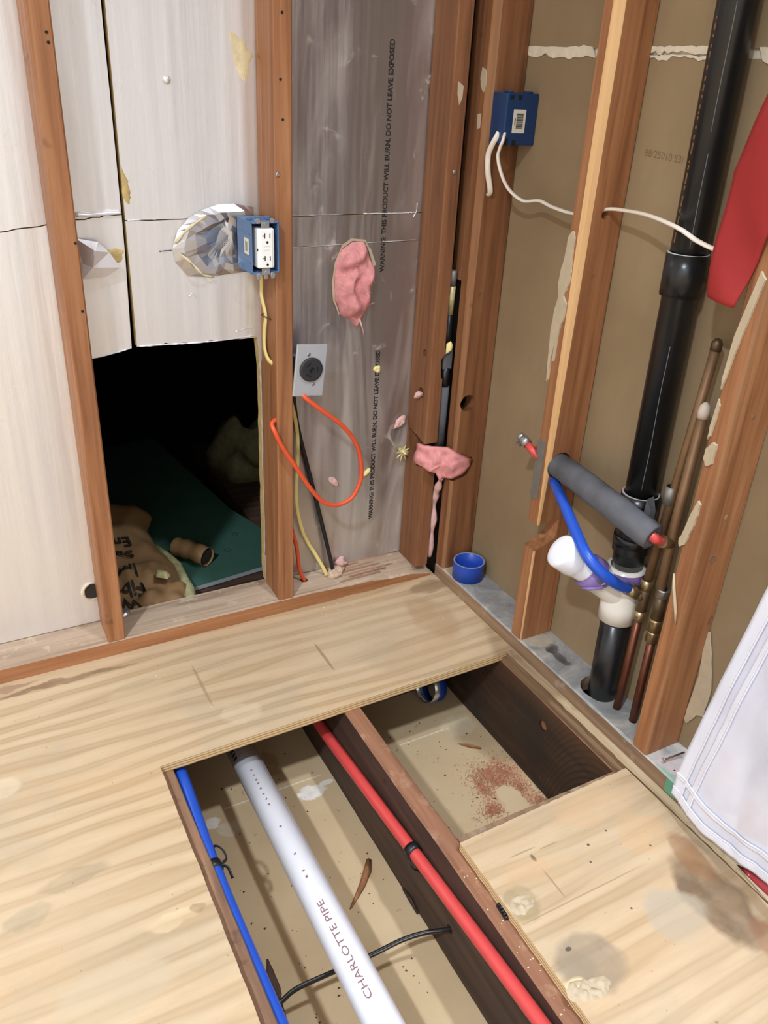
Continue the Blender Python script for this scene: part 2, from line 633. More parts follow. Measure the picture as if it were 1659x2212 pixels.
def foil(name, base, metal, rough, crease, dusty):
    t = NT(name)
    cr = t.noise(t.mapped((1.0, 1.0, 0.05), rand=True), 34.0, 3.0, 0.5)
    dn = t.noise(t.mapped((1.0, 1.0, 0.8), rand=True), 26.0, 4.0, 0.55)
    sm = t.noise(t.mapped((1.0, 1.0, 0.16)), 9.0, 5.0, 0.62, 0.8)
    fl = t.noise(t.mapped((1, 1, 1)), 15.0, 6.0, 0.7, 1.2)
    md = t.n('ShaderNodeMath', _operation='ADD')
    t.l(t.mul(cr, crease), md.inputs[0])
    t.l(t.mul(dn, 0.35), md.inputs[1])
    cr2 = t.noise(t.mapped((1.0, 1.0, 0.04), rand=True), 12.0, 2.0, 0.5)
    pv = t.bump(cr2, 0.45, 0.012)
    t.bump(md.outputs[0], 0.38, 0.004, pv)
    d = t.fr(sm, 0.45, 0.75, 0.0, dusty)
    e = t.fr(fl, 0.60, 0.72, 0.0, dusty)
    mx = t.n('ShaderNodeMath', _operation='MAXIMUM')
    t.l(d, mx.inputs[0])
    t.l(e, mx.inputs[1])
    c = t.mix(mx.outputs[0], base, lin(206, 196, 180))
    mt = t.fr(mx.outputs[0], 0.0, 1.0, metal, metal * 0.25)
    rg = t.fr(mx.outputs[0], 0.0, 1.0, rough, 0.65)
    return t.set(c, rg, mt)


M['foil_clean'] = foil('foil_facing_clean', lin(240, 239, 237), 0.7, 0.36, 0.8, 0.3)
M['foil_dull'] = foil('foil_facing_dull', lin(196, 190, 186), 0.9, 0.34, 1.0, 0.75)
M['foam'] = plain('foam_core', lin(206, 178, 116), 0.9, 0, 0.25, 60, 0.5)
M['foil_crumple'] = plain('crumpled_foil', lin(198, 197, 198), 0.28, 0.95)
M['foam_pale'] = plain('pale_foam_edge', lin(222, 206, 164), 0.85, 0, 0.15, 60, 0.4)
M['foil_white'] = plain('bright_foil_flap', lin(238, 236, 236), 0.3, 0.35)
M['print'] = plain('black_print', lin(38, 34, 30), 0.7)
M['print_faint'] = plain('faint_print', lin(122, 98, 70), 0.9)
M['print_red'] = plain('red_grey_print', lin(132, 96, 100), 0.6)
t = NT('drywall_paper')
a = t.noise(t.mapped((1, 1, 1)), 3.0, 4.0)
b = t.noise(t.mapped((1, 1, 0.3)), 40.0, 4.0)
c = t.ramp(a, [(0.3, lin(138, 116, 86)), (0.7, lin(158, 136, 104))])
c = t.mix(t.fr(b, 0.5, 0.8, 0, 0.25), c, lin(128, 112, 88))
M['drywall'] = t.set(c, 0.8, 0, 0.2)
t = NT('cavity_board')
a = t.noise(t.mapped((1, 1, 1)), 4.0, 5.0)
b = t.noise(t.mapped((1, 1, 1)), 38.0, 4.0, 0.7)
c = t.ramp(a, [(0.3, lin(190, 164, 126)), (0.7, lin(206, 182, 143))])
c = t.mix(t.fr(b, 0.66, 0.74, 0, 0.5), c, lin(130, 98, 64))
c = t.spots(c, [(-0.33, -0.33, -.25, .022, .014, .05, lin(232, 226, 214), .9), (-0.10, -0.345, -.25, .035, .022, .05, lin(236, 230, 220), .9),
                (-0.06, -0.33, -.25, .02, .008, .05, lin(230, 224, 212), .8), (-0.30, -0.36, -.25, .03, .02, .05, lin(214, 206, 188), .5),
                (0.32, -0.30, -.25, .05, .04, .05, lin(216, 202, 170), .5), (-0.20, -0.72, -.25, .03, .10, .05, lin(170, 130, 90), .4),
                (-0.16, -0.22, -.25, .03, .05, .05, lin(150, 108, 66), .5),
                (.33, -.48, -.25, .05, .05, .05, lin(190, 138, 104), .55), (.345, -.54, -.25, .022, .08, .05, lin(190, 138, 104), .55), (.257, -.52, -.25, .02, .07, .05, lin(190, 138, 104), .5)], 0.02, 40.0)
M['cavity'] = t.set(c, 0.8, 0, 0.2)
M['gypsum'] = plain('gypsum_white', lin(222, 208, 184), 0.85, 0, 0.12, 60, 0.4)
M['paper_tear'] = plain('torn_paper', lin(190, 172, 142), 0.85, 0, 0.1, 40, 0.2)
M['grey_paint'] = None
t = NT('grey_painted_plate')
a = t.noise(t.mapped((1, 1, 1)), 9.0, 6.0, 0.7, 1.0)
b = t.noise(t.mapped((1, 1, 1)), 60.0, 3.0)
c = t.ramp(a, [(0.28, lin(120, 122, 122)), (0.5, lin(158, 158, 154)), (0.68, lin(196, 190, 178))])
c = t.mix(t.fr(b, 0.6, 0.8, 0, 0.4), c, lin(206, 196, 172))
c = t.spots(c, [(0.455, -0.435, .038, .018, .020, .02, lin(74, 70, 66), .95), (0.45, -0.475, .038, .012, .03, .02, lin(74, 70, 66), .95),
                (0.45, -0.40, .038, .04, .025, .02, lin(206, 192, 160), .7), (0.44, -0.83, .038, .03, .03, .02, lin(204, 186, 184), .8),
                (0.41, -0.845, .038, .012, .03, .02, lin(150, 186, 164), .8), (0.44, -0.06, .038, .04, .05, .02, lin(206, 182, 144), .7)], 0.012, 45.0)
M['grey_paint'] = t.set(c, 0.75)
M['white_paint'] = plain('white_wall_paint', lin(240, 238, 234), 0.7)
M['black_abs'] = plain('black_plastic_pipe', lin(26, 27, 28), 0.28, 0, 0.15, 20)
M['scratch'] = plain('pale_scratch', lin(112, 112, 110), 0.5)
M['white_pvc'] = plain('white_plastic_pipe', lin(240, 240, 243), 0.28, 0, 0.02)
M['cream_pvc'] = plain('white_fitting_plastic', lin(236, 230, 218), 0.3, 0, 0.02)
M['purple'] = plain('purple_primer', lin(136, 112, 168), 0.5, 0, 0.25, 60)
M['glue'] = plain('pale_cement_ring', lin(196, 190, 184), 0.5, 0, 0.2, 90, 0.5)
M['blue_pex'] = plain('blue_pipe', lin(36, 84, 190), 0.35, 0, 0.05)
M['red_pex'] = plain('red_pipe', lin(206, 72, 68), 0.38, 0, 0.05)
M['foam_grey'] = plain('grey_foam_sleeve', lin(92, 92, 95), 0.9, 0, 0.35, 16, 0.5)
M['copper'] = plain('copper_pipe', lin(112, 66, 48), 0.4, 0.7, 0.25, 26)
M['copper_dull'] = plain('dull_copper_pipe', lin(132, 100, 68), 0.55, 0.4, 0.2, 22)
M['brass'] = plain('brass_fitting', lin(176, 154, 116), 0.3, 0.85, 0.2, 40)
M['bronze'] = plain('aged_fitting', lin(104, 84, 60), 0.45, 0.6, 0.25, 40)
M['steel'] = plain('zinc_steel', lin(176, 176, 172), 0.36, 0.85, 0.1)
M['galv'] = plain('galvanised_plate', lin(140, 136, 128), 0.5, 0.55, 0.15, 40)
M['blue_box'] = plain('blue_plastic_box', lin(84, 116, 156), 0.42, 0, 0.05)
M['blue_dark'] = plain('deep_blue_plastic', lin(24, 56, 98), 0.4, 0, 0.1)
M['white_plastic'] = plain('white_plastic', lin(248, 246, 240), 0.3)
M['slot'] = plain('dark_slot', lin(14, 12, 11), 0.8)
M['outlet_black'] = plain('outlet_black', lin(46, 46, 48), 0.45)
M['black_rub'] = plain('black_plastic', lin(24, 24, 26), 0.4, 0, 0.1)
M['grey_cover'] = plain('grey_metal_cover', lin(190, 192, 194), 0.38, 0.35, 0.04)
M['orange'] = plain('orange_cable', lin(226, 88, 50), 0.42, 0, 0.05)
M['yellow'] = plain('yellow_cable', lin(232, 214, 134), 0.45, 0, 0.05)
M['cream_cable'] = plain('white_cable', lin(234, 222, 204), 0.45, 0, 0.04)
M['sticker'] = plain('white_sticker', lin(222, 216, 200), 0.6)
M['sticker_grey'] = plain('grey_print_block', lin(150, 146, 130), 0.6)
M['blue_tape'] = plain('blue_tape', lin(36, 80, 190), 0.38, 0, 0.08)
M['tape_edge'] = plain('tape_side', lin(150, 162, 190), 0.5, 0, 0.1)
M['silver'] = plain('silver_liner', lin(220, 222, 226), 0.25, 0.8, 0.1)
M['pink'] = plain('pink_fibreglass', lin(226, 150, 146), 0.95, 0, 0.2, 70, 1.0)
M['pink_pale'] = plain('pale_pink_fibreglass', lin(222, 178, 168), 0.95, 0, 0.2, 70, 1.0)
M['yellow_foam'] = plain('yellow_foam_bit', lin(240, 222, 150), 0.9, 0, 0.1, 60, 0.4)
M['yellow_fibre'] = plain('yellow_fibreglass', lin(196, 190, 136), 0.95, 0, 0.3, 40, 0.8)
M['dim_fibre'] = plain('dim_fibreglass', lin(132, 122, 84), 0.95, 0, 0.3, 40, 0.8)  # yellow fibreglass with the dimness far back put into its colour
M['gold_tuft'] = plain('gold_foam_scrap', lin(220, 204, 150), 0.4, 0.3, 0.3, 80, 0.8)
M['dust'] = plain('sawdust_lumps', lin(210, 180, 150), 0.95, 0, 0.25, 120, 0.8)
M['sawdust'] = plain('red_sawdust', lin(190, 128, 96), 0.95, 0, 0.35, 160, 0.5)
t = NT('kraft_paper')
a = t.noise(t.mapped((1, 1, 1)), 9.0, 5.0, 0.6)
M['kraft'] = t.set(t.ramp(a, [(0.3, lin(132, 100, 64)), (0.7, lin(164, 128, 86))]), 0.65)
M['green_board'] = plain('green_drywall', lin(58, 98, 82), 0.8, 0, 0.15, 6)
M['grey_edge'] = plain('grey_board_edge', lin(168, 172, 170), 0.8)
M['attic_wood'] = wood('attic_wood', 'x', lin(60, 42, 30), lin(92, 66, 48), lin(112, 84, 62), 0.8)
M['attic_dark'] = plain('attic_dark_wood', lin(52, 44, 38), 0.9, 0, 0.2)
M['red_cloth'] = plain('red_cloth', lin(158, 37, 34), 0.75, 0, 0.06, 8)
M['red_vinyl'] = plain('dark_red_vinyl', lin(160, 52, 58), 0.5, 0, 0.08)
t = NT('white_bag_fabric')
a = t.noise(t.mapped((1, 1, 1)), 5.0, 4.0)
c = t.ramp(a, [(0.3, lin(208, 208, 220)), (0.62, lin(228, 228, 238)), (0.75, lin(230, 218, 224))])
t.b.inputs['Sheen Weight'].default_value = 0.1
M['bag'] = t.set(c, 0.42)
M['bag_hem'] = plain('white_bag_hem', lin(232, 233, 242), 0.42)
M['splinter'] = wood('splinter_wood', 'y', lin(110, 70, 42), lin(150, 100, 62), lin(176, 124, 80), 0.75)
M['dark_splinter'] = wood('dark_splinter', 'y', lin(60, 44, 34), lin(84, 62, 46), lin(110, 84, 62), 0.8)
M['cap_dust'] = plain('dusty_cap', lin(204, 188, 172), 0.6)

# ------------------------------------------------------------------ the setting
TOPZ = 3.0
# floor: far strip and left part are one L-shaped sheet with the hole cut out of it
floor = thing('floor', '', '', (0, 0, 0), kind='structure')
poly = [(-3.2, 0.10)]
poly += [(0.407, 0.10), (0.407, -0.362)]
poly += jag((0.407, -0.362), (0.352, -0.366), 2, 0.001)[1:]
poly += jag((0.352, -0.366), (-0.4325, -0.376), 60, 0.0010, 2.0)
poly += jag((-0.4325, -0.376), (-0.436, -1.62), 60, 0.0012, 5.0)
poly += [(-3.2, -1.62)]
MB().prism(poly, 'z', -0.019, 0.0, 0, 1).build('plywood_sheet', [M['ply_floor'], M['ply_edge']], floor)
MB().prism([(-3.2, -1.623), (0.372, -1.623), (0.372, -2.7), (-3.2, -2.7)], 'z', -0.019, 0.0, 0, 1).build(
    'plywood_sheet', [M['ply_floor'], M['ply_edge']], floor)
b = MB()
ed = jag((0.385, -0.3625), (0.387, -2.7), 160, 0.0018, 1.0)
b.prism([(0.4065, -0.3625)] + ed + [(0.388, -2.7), (0.4065, -2.7)], 'z', -0.010, 0.0005, 0, 1)
b.build('plywood_strip', [M['ply_strip'], M['ply_torn']], floor)
b = MB()
ed = jag((0.3725, -0.364), (0.3725, -2.7), 160, 0.0022, 8.0)
b.prism([(0.4065, -0.364)] + ed + [(0.374, -2.7), (0.4065, -2.7)], 'z', -0.019, -0.0102, 0, 0)
b.build('plywood_strip', [M['ply_torn']], floor)

# the board that closes the joist bays below
base = MB().box(-0.50, 0.46, -1.9, -0.10, -0.266, -0.251).build('cavity_bottom', [M['cavity']], kind='structure')
for x0, x1, y in ((-0.292, -0.215, -.3055), (-0.205, -0.06, -.3055), (0.15, 0.29, -.3005)):
    MB().box(x0, x1, y, y + .003, -0.251, -0.2502).build('seam_line', [M['gypsum']], base)

# rest of the room: what the foil mirrors and what the lamps bounce off
MB().box(-3.22, -3.20, -2.7, 0.12, -0.02, TOPZ).build('wall_left', [M['white_paint']], kind='structure')
MB().box(-3.22, 0.52, -2.72, -2.7, -0.02, TOPZ).build('wall_front', [M['white_paint']], kind='structure')
MB().box(-3.22, 0.52, -2.7, 0.13, TOPZ, TOPZ + 0.02).build('ceiling', [M['white_paint']], kind='structure')

# back wall: foil-faced foam boards
wall_back = thing('wall_back', '', '', (0, 0.09, 0), kind='structure')
F0, F1 = 0.0895, 0.112


def foilboard(poly, mat):
    return MB().prism(poly, 'y', F0, F1, 0, 1).build('foil_board', [mat, M['foam']], wall_back)


# left of the black gap: top, narrow strip, bottom with the access hole
crackL = [(-3.2, 0.90), (-0.60, 0.897)] + jag((-0.523, 0.901), (-0.309, 0.928), 16, 0.004, 3)
foilboard([(-3.2, TOPZ), (-3.2, 0.9022)] + [(x, z + 0.0022) for x, z in crackL[1:]] + [(-0.3095, 0.930)] +
          jag((-0.3095, 0.930), (-0.3115, TOPZ), 20, 0.001, 4), M['foil_clean'])
hole_l = jag((-0.400, 0.655), (-0.314, 0.670), 10, 0.005, 6)
foilboard([(-3.2, 0.9)] + [(-3.2, 0.040), (-0.412, 0.040), (-0.405, 0.64)] + hole_l + [(-0.314, 0.670), (-0.3095, 0.85), (-0.309, 0.926)] +
          crackL[:0:-1], M['foil_clean'])
# between the gap and the middle stud
foilboard([(-0.3030, 0.9165), (-0.3030, TOPZ), (0.0, TOPZ), (0.0, 0.9185)] + jag((0.0, 0.9185), (-0.3030, 0.9165), 14, 0.002, 9)[1:],
          M['foil_clean'])
foilboard([(-0.3030, 0.914)] + jag((-0.3030, 0.672), (-0.047, 0.667), 22, 0.004, 11) + [(-0.047, 0.668), (-0.041, 0.60)] +
          jag((-0.041, 0.60), (-0.0395, 0.05), 20, 0.002, 2) + [(-0.037, 0.04), (0.0, 0.04), (0.0, 0.9165)] +
          jag((0.0, 0.9165), (-0.3030, 0.9145), 14, 0.002, 9)[1:], M['foil_clean'])
# right of the middle stud: three pieces
foilboard([(0.002, 0.9160)] + jag((0.002, 0.9160), (0.344, 0.9150), 18, 0.002, 13)[1:] + [(0.344, 0.9150), (0.380, 0.915), (0.380, TOPZ), (0.002, TOPZ)],
          M['foil_dull'])
foilboard([(0.002, 0.8520)] + jag((0.002, 0.8520), (0.344, 0.8560), 18, 0.003, 15)[1:] + [(0.380, 0.856), (0.380, 0.9132), (0.344, 0.9132)] +
          jag((0.344, 0.9135), (0.002, 0.9140), 18, 0.002, 17)[1:] + [(0.002, 0.9140)], M['foil_dull'])
foilboard([(0.002, 0.040), (0.380, 0.040), (0.380, 0.8545), (0.344, 0.8545)] + jag((0.344, 0.8545), (0.002, 0.8505), 18, 0.003, 15)[1:] +
          [(0.002, 0.8505)], M['foil_dull'])
# printed warnings
for z0, z1 in ((0.789, 1.246), (0.158, 0.609)):
    b = MB()
    put_text(b, 'WARNING: THIS PRODUCT WILL BURN. DO NOT LEAVE EXPOSED',
             lambda u, v: (0.2575 - 0.0108 * v, F0 - 0.0004, z0 + (z1 - z0) * u), 0, 0.036)
    b.build('warning_print', [M['print']], wall_back)
# small blister on the board and a scuffed hole
MB().lathe((-0.207, F0, 1.155), (0, -1, 0), [(0, .0075), (.003, .006), (.0045, .002)], 12).build('blister', [M['foil_clean']], wall_back)
MB().puff([(x, F0, z) for x, z in ragged([(-0.088, 1.240), (-0.062, 1.228), (-0.043, 1.20), (-0.060, 1.150), (-0.078, 1.185)], 6, .007, 3)], (0, -1, 0), .0015, seed=4, sub=1
          ).build('scuff', [M['foam_pale']], wall_back)
MB().lathe((-0.452, F0 + .002, 0.122), (0, -1, 0), [(.0, .019), (.0024, .019)], 20, caps=True).build(
    'bored_hole', [M['attic_dark']], wall_back)
b = MB()
b.tube([(-0.452 + .021 * math.cos(a / 10 * math.pi + 1.2), F0 - .001, 0.122 + .023 * math.sin(a / 10 * math.pi + 1.2)) for a in range(13)], [.001, .002, .003, .004, .004, .004, .005, .004, .003, .003, .002, .002, .001], 6)
b.build('torn_rim', [M['gypsum']], wall_back)
# bright lips of torn foil along the cuts


def lip(pts, r, name='foil_lip', mat='foil_white', seed=0.0):
    P = smooth_path([(x, F0 - .0012, z) for x, z in pts], 8)
    rr_ = [r * (.35 + 1.3 * abs(noise.noise(Vector((i * .55 + seed, seed, 0))))) for i in range(len(P))]
    MB().tube(P, rr_, 5).build(name, [M[mat]], wall_back)


b = MB()
b.grid(lambda u, v: (-.392 + .082 * u, F0 - .0008 - .006 * v, .9245 + .004 * u + (.0085 + .003 * noise.noise(Vector((u * 5, 0, 0)))) * (1 - v)), 14, 2, thick=(0, .0006, 0))
b.build('foil_lip', [M['foil_white']], wall_back)
lip([(-.300, .9160), (-.27, .9170), (-.245, .9165)], .0016, seed=1)
lip([(.20, .9160), (.25, .9155), (.30, .9150), (.330, .9160)], .0022, seed=2)
lip([(.325, .905), (.332, .918), (.333, .935)], .0018, seed=3)
lip([(.01, .8520), (.08, .8525), (.16, .8545), (.25, .8555), (.335, .8570)], .0011, seed=4)
lip([(.01, .9165), (.08, .9160), (.15, .9155)], .0008, seed=5)
lip([(-.398, .657), (-.36, .662), (-.318, .670)], .0022, seed=6)
lip([(-.30, .673), (-.24, .671), (-.18, .669), (-.12, .669), (-.085, .671), (-.050, .672)], .0022, seed=7)
lip([(-.095, .685), (-.07, .690), (-.056, .689)], .0016, seed=8)
lip([(-.0415, .62), (-.0400, .50), (-.0410, .38), (-.0395, .25), (-.0400, .12)], .0030, 'torn_rim', 'paper_tear', 9)
lip([(-.244, .857), (-.230, .8575), (-.220, .858)], .0013, 'foil_cut', 'slot', 10)
lip([(-.190, .765), (-.183, .772), (-.176, .762)], .0016, seed=11)
# brown foam showing at the torn gap edge
MB().puff([(x, F0, z) for x, z in ragged([(-0.3035, 1.015), (-0.294, .99), (-0.289, .965), (-0.293, .945), (-0.3035, .955)], 5, .003, 6)], (0, -1, 0), .002, seed=2, sub=1
          ).build('torn_edge', [M['foam']], wall_back)

# crumpled foil flap beside the left stud
b = MB()
P = [(-0.398, .086, .888), (-0.360, .072, .882), (-0.392, .070, .845), (-0.345, .055, .866), (-0.378, .052, .840), (-0.326, .062, .836),
     (-0.398, .060, .818), (-0.352, .070, .818), (-0.372, .040, .872)]
b.add(P, [(0, 1, 8), (0, 8, 2), (1, 3, 8), (8, 3, 4), (2, 8, 4), (3, 5, 4), (2, 4, 6), (4, 5, 7), (4, 7, 6)], 0)
b.build('torn_foil', [M['foil_white']], wall_back)
MB().puff([(x, F0, z) for x, z in ragged([(-0.348, .862), (-0.326, .866), (-0.312, .862), (-0.318, .842), (-0.330, .838)], 5, .003, 8)], (0, -1, 0), .002, seed=1, sub=1
          ).build('bare_foam', [M['foam']], wall_back)
# bulged and torn foil around the receptacle box
ring = [(-0.218, .861), (-0.206, .893), (-0.184, .916), (-0.158, .931), (-0.122, .941), (-0.090, .942), (-0.050, .935), (-0.043, .87),
        (-0.046, .810), (-0.099, .806), (-0.150, .802), (-0.190, .806), (-0.214, .835)]
b = MB()
rows = []
cx, cz = -0.10, 0.872
for k in range(6):
    tt = 1 - k / 5.4
    row = []
    for i in range(len(ring) * 2):
        p, q = ring[i // 2], ring[(i // 2 + 1) % len(ring)]
        f = (i % 2) / 2
        x, z = p[0] + (q[0] - p[0]) * f, p[1] + (q[1] - p[1]) * f
        x, z = cx + (x - cx) * tt, cz + (z - cz) * tt
        nz = noise.noise(Vector((x * 17, z * 17, 3.0))) * 0.012 + noise.noise(Vector((x * 34, z * 34, 1.0))) * 0.003
        prof = 0.010 * math.exp(-((tt - .72) / .16) ** 2) + .003 * (1 - tt)
        if 0 < k:
            jx, jz = noise.noise(Vector((x * 31, z * 31, 9.0))), noise.noise(Vector((x * 31, z * 31, 17.0)))
            x, z = x + .014 * jx, z + .014 * jz
        row.append((x, F0 - 0.0006 - prof * 0.9 - (abs(nz) if k else 0), z))
    rows.append(row)
b.loft(rows, 0, False, False)
b.f.append([len(b.v) - len(rows[0]) + i for i in range(len(rows[0]))])
b.fm.append(0)
b.fs.append(False)
b.build('torn_foil', [M['foil_crumple']], wall_back)
b = MB()
b.tube(smooth_path([(-0.214, .080, .872), (-0.196, .070, .895), (-0.168, .068, .915), (-0.150, .074, .922)], 4), [.002, .003, .0035, .002] * 3 + [.001], 6)
b.build('foam_edge', [M['foam_pale']], wall_back)
b = MB()
b.tube(smooth_path([(-0.205, .080, .852), (-0.186, .070, .835), (-0.165, .070, .812), (-0.140, .080, .803)], 4), [.001, .002, .003, .003] * 3 + [.001], 6)
b.build('foam_edge', [M['foam_pale']], wall_back)

# right wall: paper-faced boards seen from behind, torn along the joint
wall_right = thing('wall_right', '', '', (0.50, -1, 0), kind='structure')
DX0, DX1 = 0.4965, 0.509
MB().box(DX0, DX1, -2.7, 0.12, -0.02, 1.231).build('drywall_board', [M['drywall']], wall_right)
MB().box(DX0, DX1, -2.7, 0.12, 1.244, TOPZ).build('drywall_board', [M['drywall']], wall_right)
MB().box(DX0 + .004, DX1 + .002, -2.7, 0.12, 1.22, 1.26).build('gypsum_core', [M['gypsum']], wall_right)
for y0, y1, z0, z1, sd in ((-0.02, -0.24, 1.246, 1.228, 1), (-0.37, -0.545, 1.247, 1.238, 2), (-0.37, -0.545, 1.2345, 1.229, 5),
                           (-0.60, -0.80, 1.246, 1.228, 3)):
    top = jag((y0, z0), (y1, z0), 18, 0.003, sd)
    bot = jag((y1, z1), (y0, z1), 18, 0.008, sd + 4)
    MB().prism(top + bot, 'x', DX0 - 0.002, DX0 + 0.001).build('torn_paper', [M['gypsum']], wall_right)
flap = [(-0.775, .302), (-0.79, .310), (-0.805, .27), (-0.825, .20), (-0.825, .135), (-0.812, .13), (-0.795, .095), (-0.787, .10), (-0.789, .15),
        (-0.793, .21), (-0.786, .262)]
MB().prism(ragged(flap, 4, .002), 'x', DX0 - 0.006, DX0 - 0.004).build('torn_paper', [M['paper_tear']], wall_right)
b = MB()
put_text(b, '88/25010 S3/', lambda u, v: (DX0 - .0004, -0.405 - 0.092 * u, 1.079 - .004 * u + 0.012 * v))
b.build('stamp', [M['print_faint']], wall_right)

# space behind the access hole
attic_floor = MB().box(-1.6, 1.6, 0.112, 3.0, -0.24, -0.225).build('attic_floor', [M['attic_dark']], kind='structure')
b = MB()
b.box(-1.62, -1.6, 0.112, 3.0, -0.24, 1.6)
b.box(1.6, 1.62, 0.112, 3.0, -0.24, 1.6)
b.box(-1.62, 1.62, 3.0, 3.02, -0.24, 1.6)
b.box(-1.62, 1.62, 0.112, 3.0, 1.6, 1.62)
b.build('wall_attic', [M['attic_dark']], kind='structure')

# ------------------------------------------------------------------ framing


def stud(name, x0, x1, y0, y1, z0, z1, label, wane=None, corner=None, mats=None, group=None, sap='sap_z'):
    """wane: [(z, size)] of the bare sapwood corner; corner = which corner carries it ('x0y0')"""
    e = 0.003
    wn = wane or [(z0, e), (z1, e)]
    zs = sorted(set([z0, z1] + [z for z, c in wn]))
    rings = []
    for z in zs:
        c = e
        for (za, ca), (zb, cb) in zip(wn, wn[1:]):
            if za <= z <= zb:
                c = ca + (cb - ca) * (z - za) / (zb - za)
        k = c * 0.25
        ring = [(x0, y0 + c), (x0 + k, y0 + k * 1.2), (x0 + c, y0), (x1 - e, y0), (x1, y0 + e), (x1, y1 - e), (x1 - e, y1), (x0 + e, y1), (x0, y1 - e)]
        rings.append([(x, y, z) for x, y in ring])
    b = MB()
    b.loft(rings, 0, False, True, mats=[1, 1, 0, 0, 0, 0, 0, 0, 0])
    o = b.build(name, mats or [M['stud_z'], M[sap] if wane else M['stud_z']], loc=(x0, y0, z0))
    tag(o, label, 'stud', group)
    return o


left_stud = stud('wall_stud', -0.4445, -0.4064, 0.0, 0.0889, 0.038, TOPZ, 'reddish wall stud left of the dark access hole, foil on both sides')
mid_stud = stud('wall_stud', -0.0381, 0.0, 0.0, 0.0889, 0.038, TOPZ, 'wall stud carrying the blue receptacle box, right of the dark hole')
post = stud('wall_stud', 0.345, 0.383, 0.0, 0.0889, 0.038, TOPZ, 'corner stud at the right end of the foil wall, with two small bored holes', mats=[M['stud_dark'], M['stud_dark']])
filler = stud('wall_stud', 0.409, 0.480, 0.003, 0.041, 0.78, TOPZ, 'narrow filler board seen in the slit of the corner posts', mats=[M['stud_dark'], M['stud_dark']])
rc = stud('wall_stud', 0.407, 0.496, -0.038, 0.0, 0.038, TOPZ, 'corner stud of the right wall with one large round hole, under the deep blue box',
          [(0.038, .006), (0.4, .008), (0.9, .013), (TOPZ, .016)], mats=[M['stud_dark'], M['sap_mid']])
rm = stud('wall_stud', 0.407, 0.496, -0.380, -0.342, 0.038, TOPZ, 'notched wall stud holding the grey foam sleeve, right wall',
          [(0.038, .003), (0.34, .004), (0.5, .009), (0.9, .014), (TOPZ, .018)])
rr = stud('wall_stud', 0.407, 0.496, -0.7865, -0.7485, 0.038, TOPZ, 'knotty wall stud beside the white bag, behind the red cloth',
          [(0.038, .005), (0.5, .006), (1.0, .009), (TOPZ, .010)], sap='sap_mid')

# bored holes and notches
cut(post, MB().lathe((0.33, 0.032, 0.612), (1, -0.1, -0.1), [(0, .0085), (.07, .0085)], 16))
cut(post, MB().lathe((0.33, 0.036, 0.513), (1, -0.1, -0.1), [(0, .0125), (.07, .0125)], 16))
nb = MB()
nb.prism([(-.02, .335)] + jag((-.02, .335), (.03, .318), 5, .004) + jag((.03, .318), (.072, .338), 5, .004) + [(.080, .40)] +
         jag((.072, .405), (-.02, .385), 6, .004), 'x', 0.33, 0.40)
cut(post, nb)
cut(post, MB().prism([(0.372, 0.598), (0.39, 0.625), (0.39, 0.545), (0.376, 0.555)], 'y', -0.02, 0.10))
nb = MB()
nb.prism([(0.39, .300), (0.42, .292), (0.455, .305), (0.470, .335), (0.462, .352), (0.43, .358), (0.39, .385)], 'y', -0.05, -0.006)
cut(rc, nb)
cut(rc, MB().lathe((0.4335, -0.06, 0.500), (0, 1, -0.12), [(0, .0205), (.09, .0205)], 24))
nb = MB()
top = jag((0.39, .338), (0.462, .352), 8, .003, 2)
bot = jag((0.458, .300), (0.39, .268), 8, .004, 5)
nb.prism(top + [(0.464, .345), (0.463, .310)] + bot + [(0.39, .268)], 'y', -0.40, -0.32)
cut(rm, nb)
cut(rm, MB().lathe((0.440, -0.40, 0.478), (0, 1, 0), [(0, .030), (.08, .030)], 24))
cut(rm, MB().lathe((0.452, -0.40, 0.978), (0, 1, 0), [(0, .009), (.08, .009)], 16))


def screw(parent, p, d, r=0.0045, mat='steel', name='screw'):
    b = MB().lathe(p, d, [(0, r), (.0012, r), (.0018, r * .7)], 10)
    b.build(name, [M[mat]], parent)


screw(mid_stud, (-0.031, 0.0, 1.005), (0, -1, 0))
screw(post, (0.366, -0.0005, 1.008), (0, -1, 0))
for p, q in ((left_stud, (-0.417, -0.0002, 1.216)), (left_stud, (-0.416, -0.0002, 1.202)), (left_stud, (-0.412, -0.0002, .895)), (left_stud, (-0.414, -0.0002, .775)),
             (mid_stud, (-0.024, -0.0002, 1.166)), (mid_stud, (-0.020, -0.0002, 1.27)), (mid_stud, (-0.020, -0.0002, 1.10))):
    screw(p, q, (0, -1, 0), .0024, 'slot', 'nail_hole')


def patch(parent, pts2, x, thick, mat, name='torn_paper'):
    MB().prism(pts2 if name == 'nail_plate' else ragged(pts2, 4, .0016, x + pts2[0][1]), 'x', x - thick, x).build(name, [M[mat]], parent)


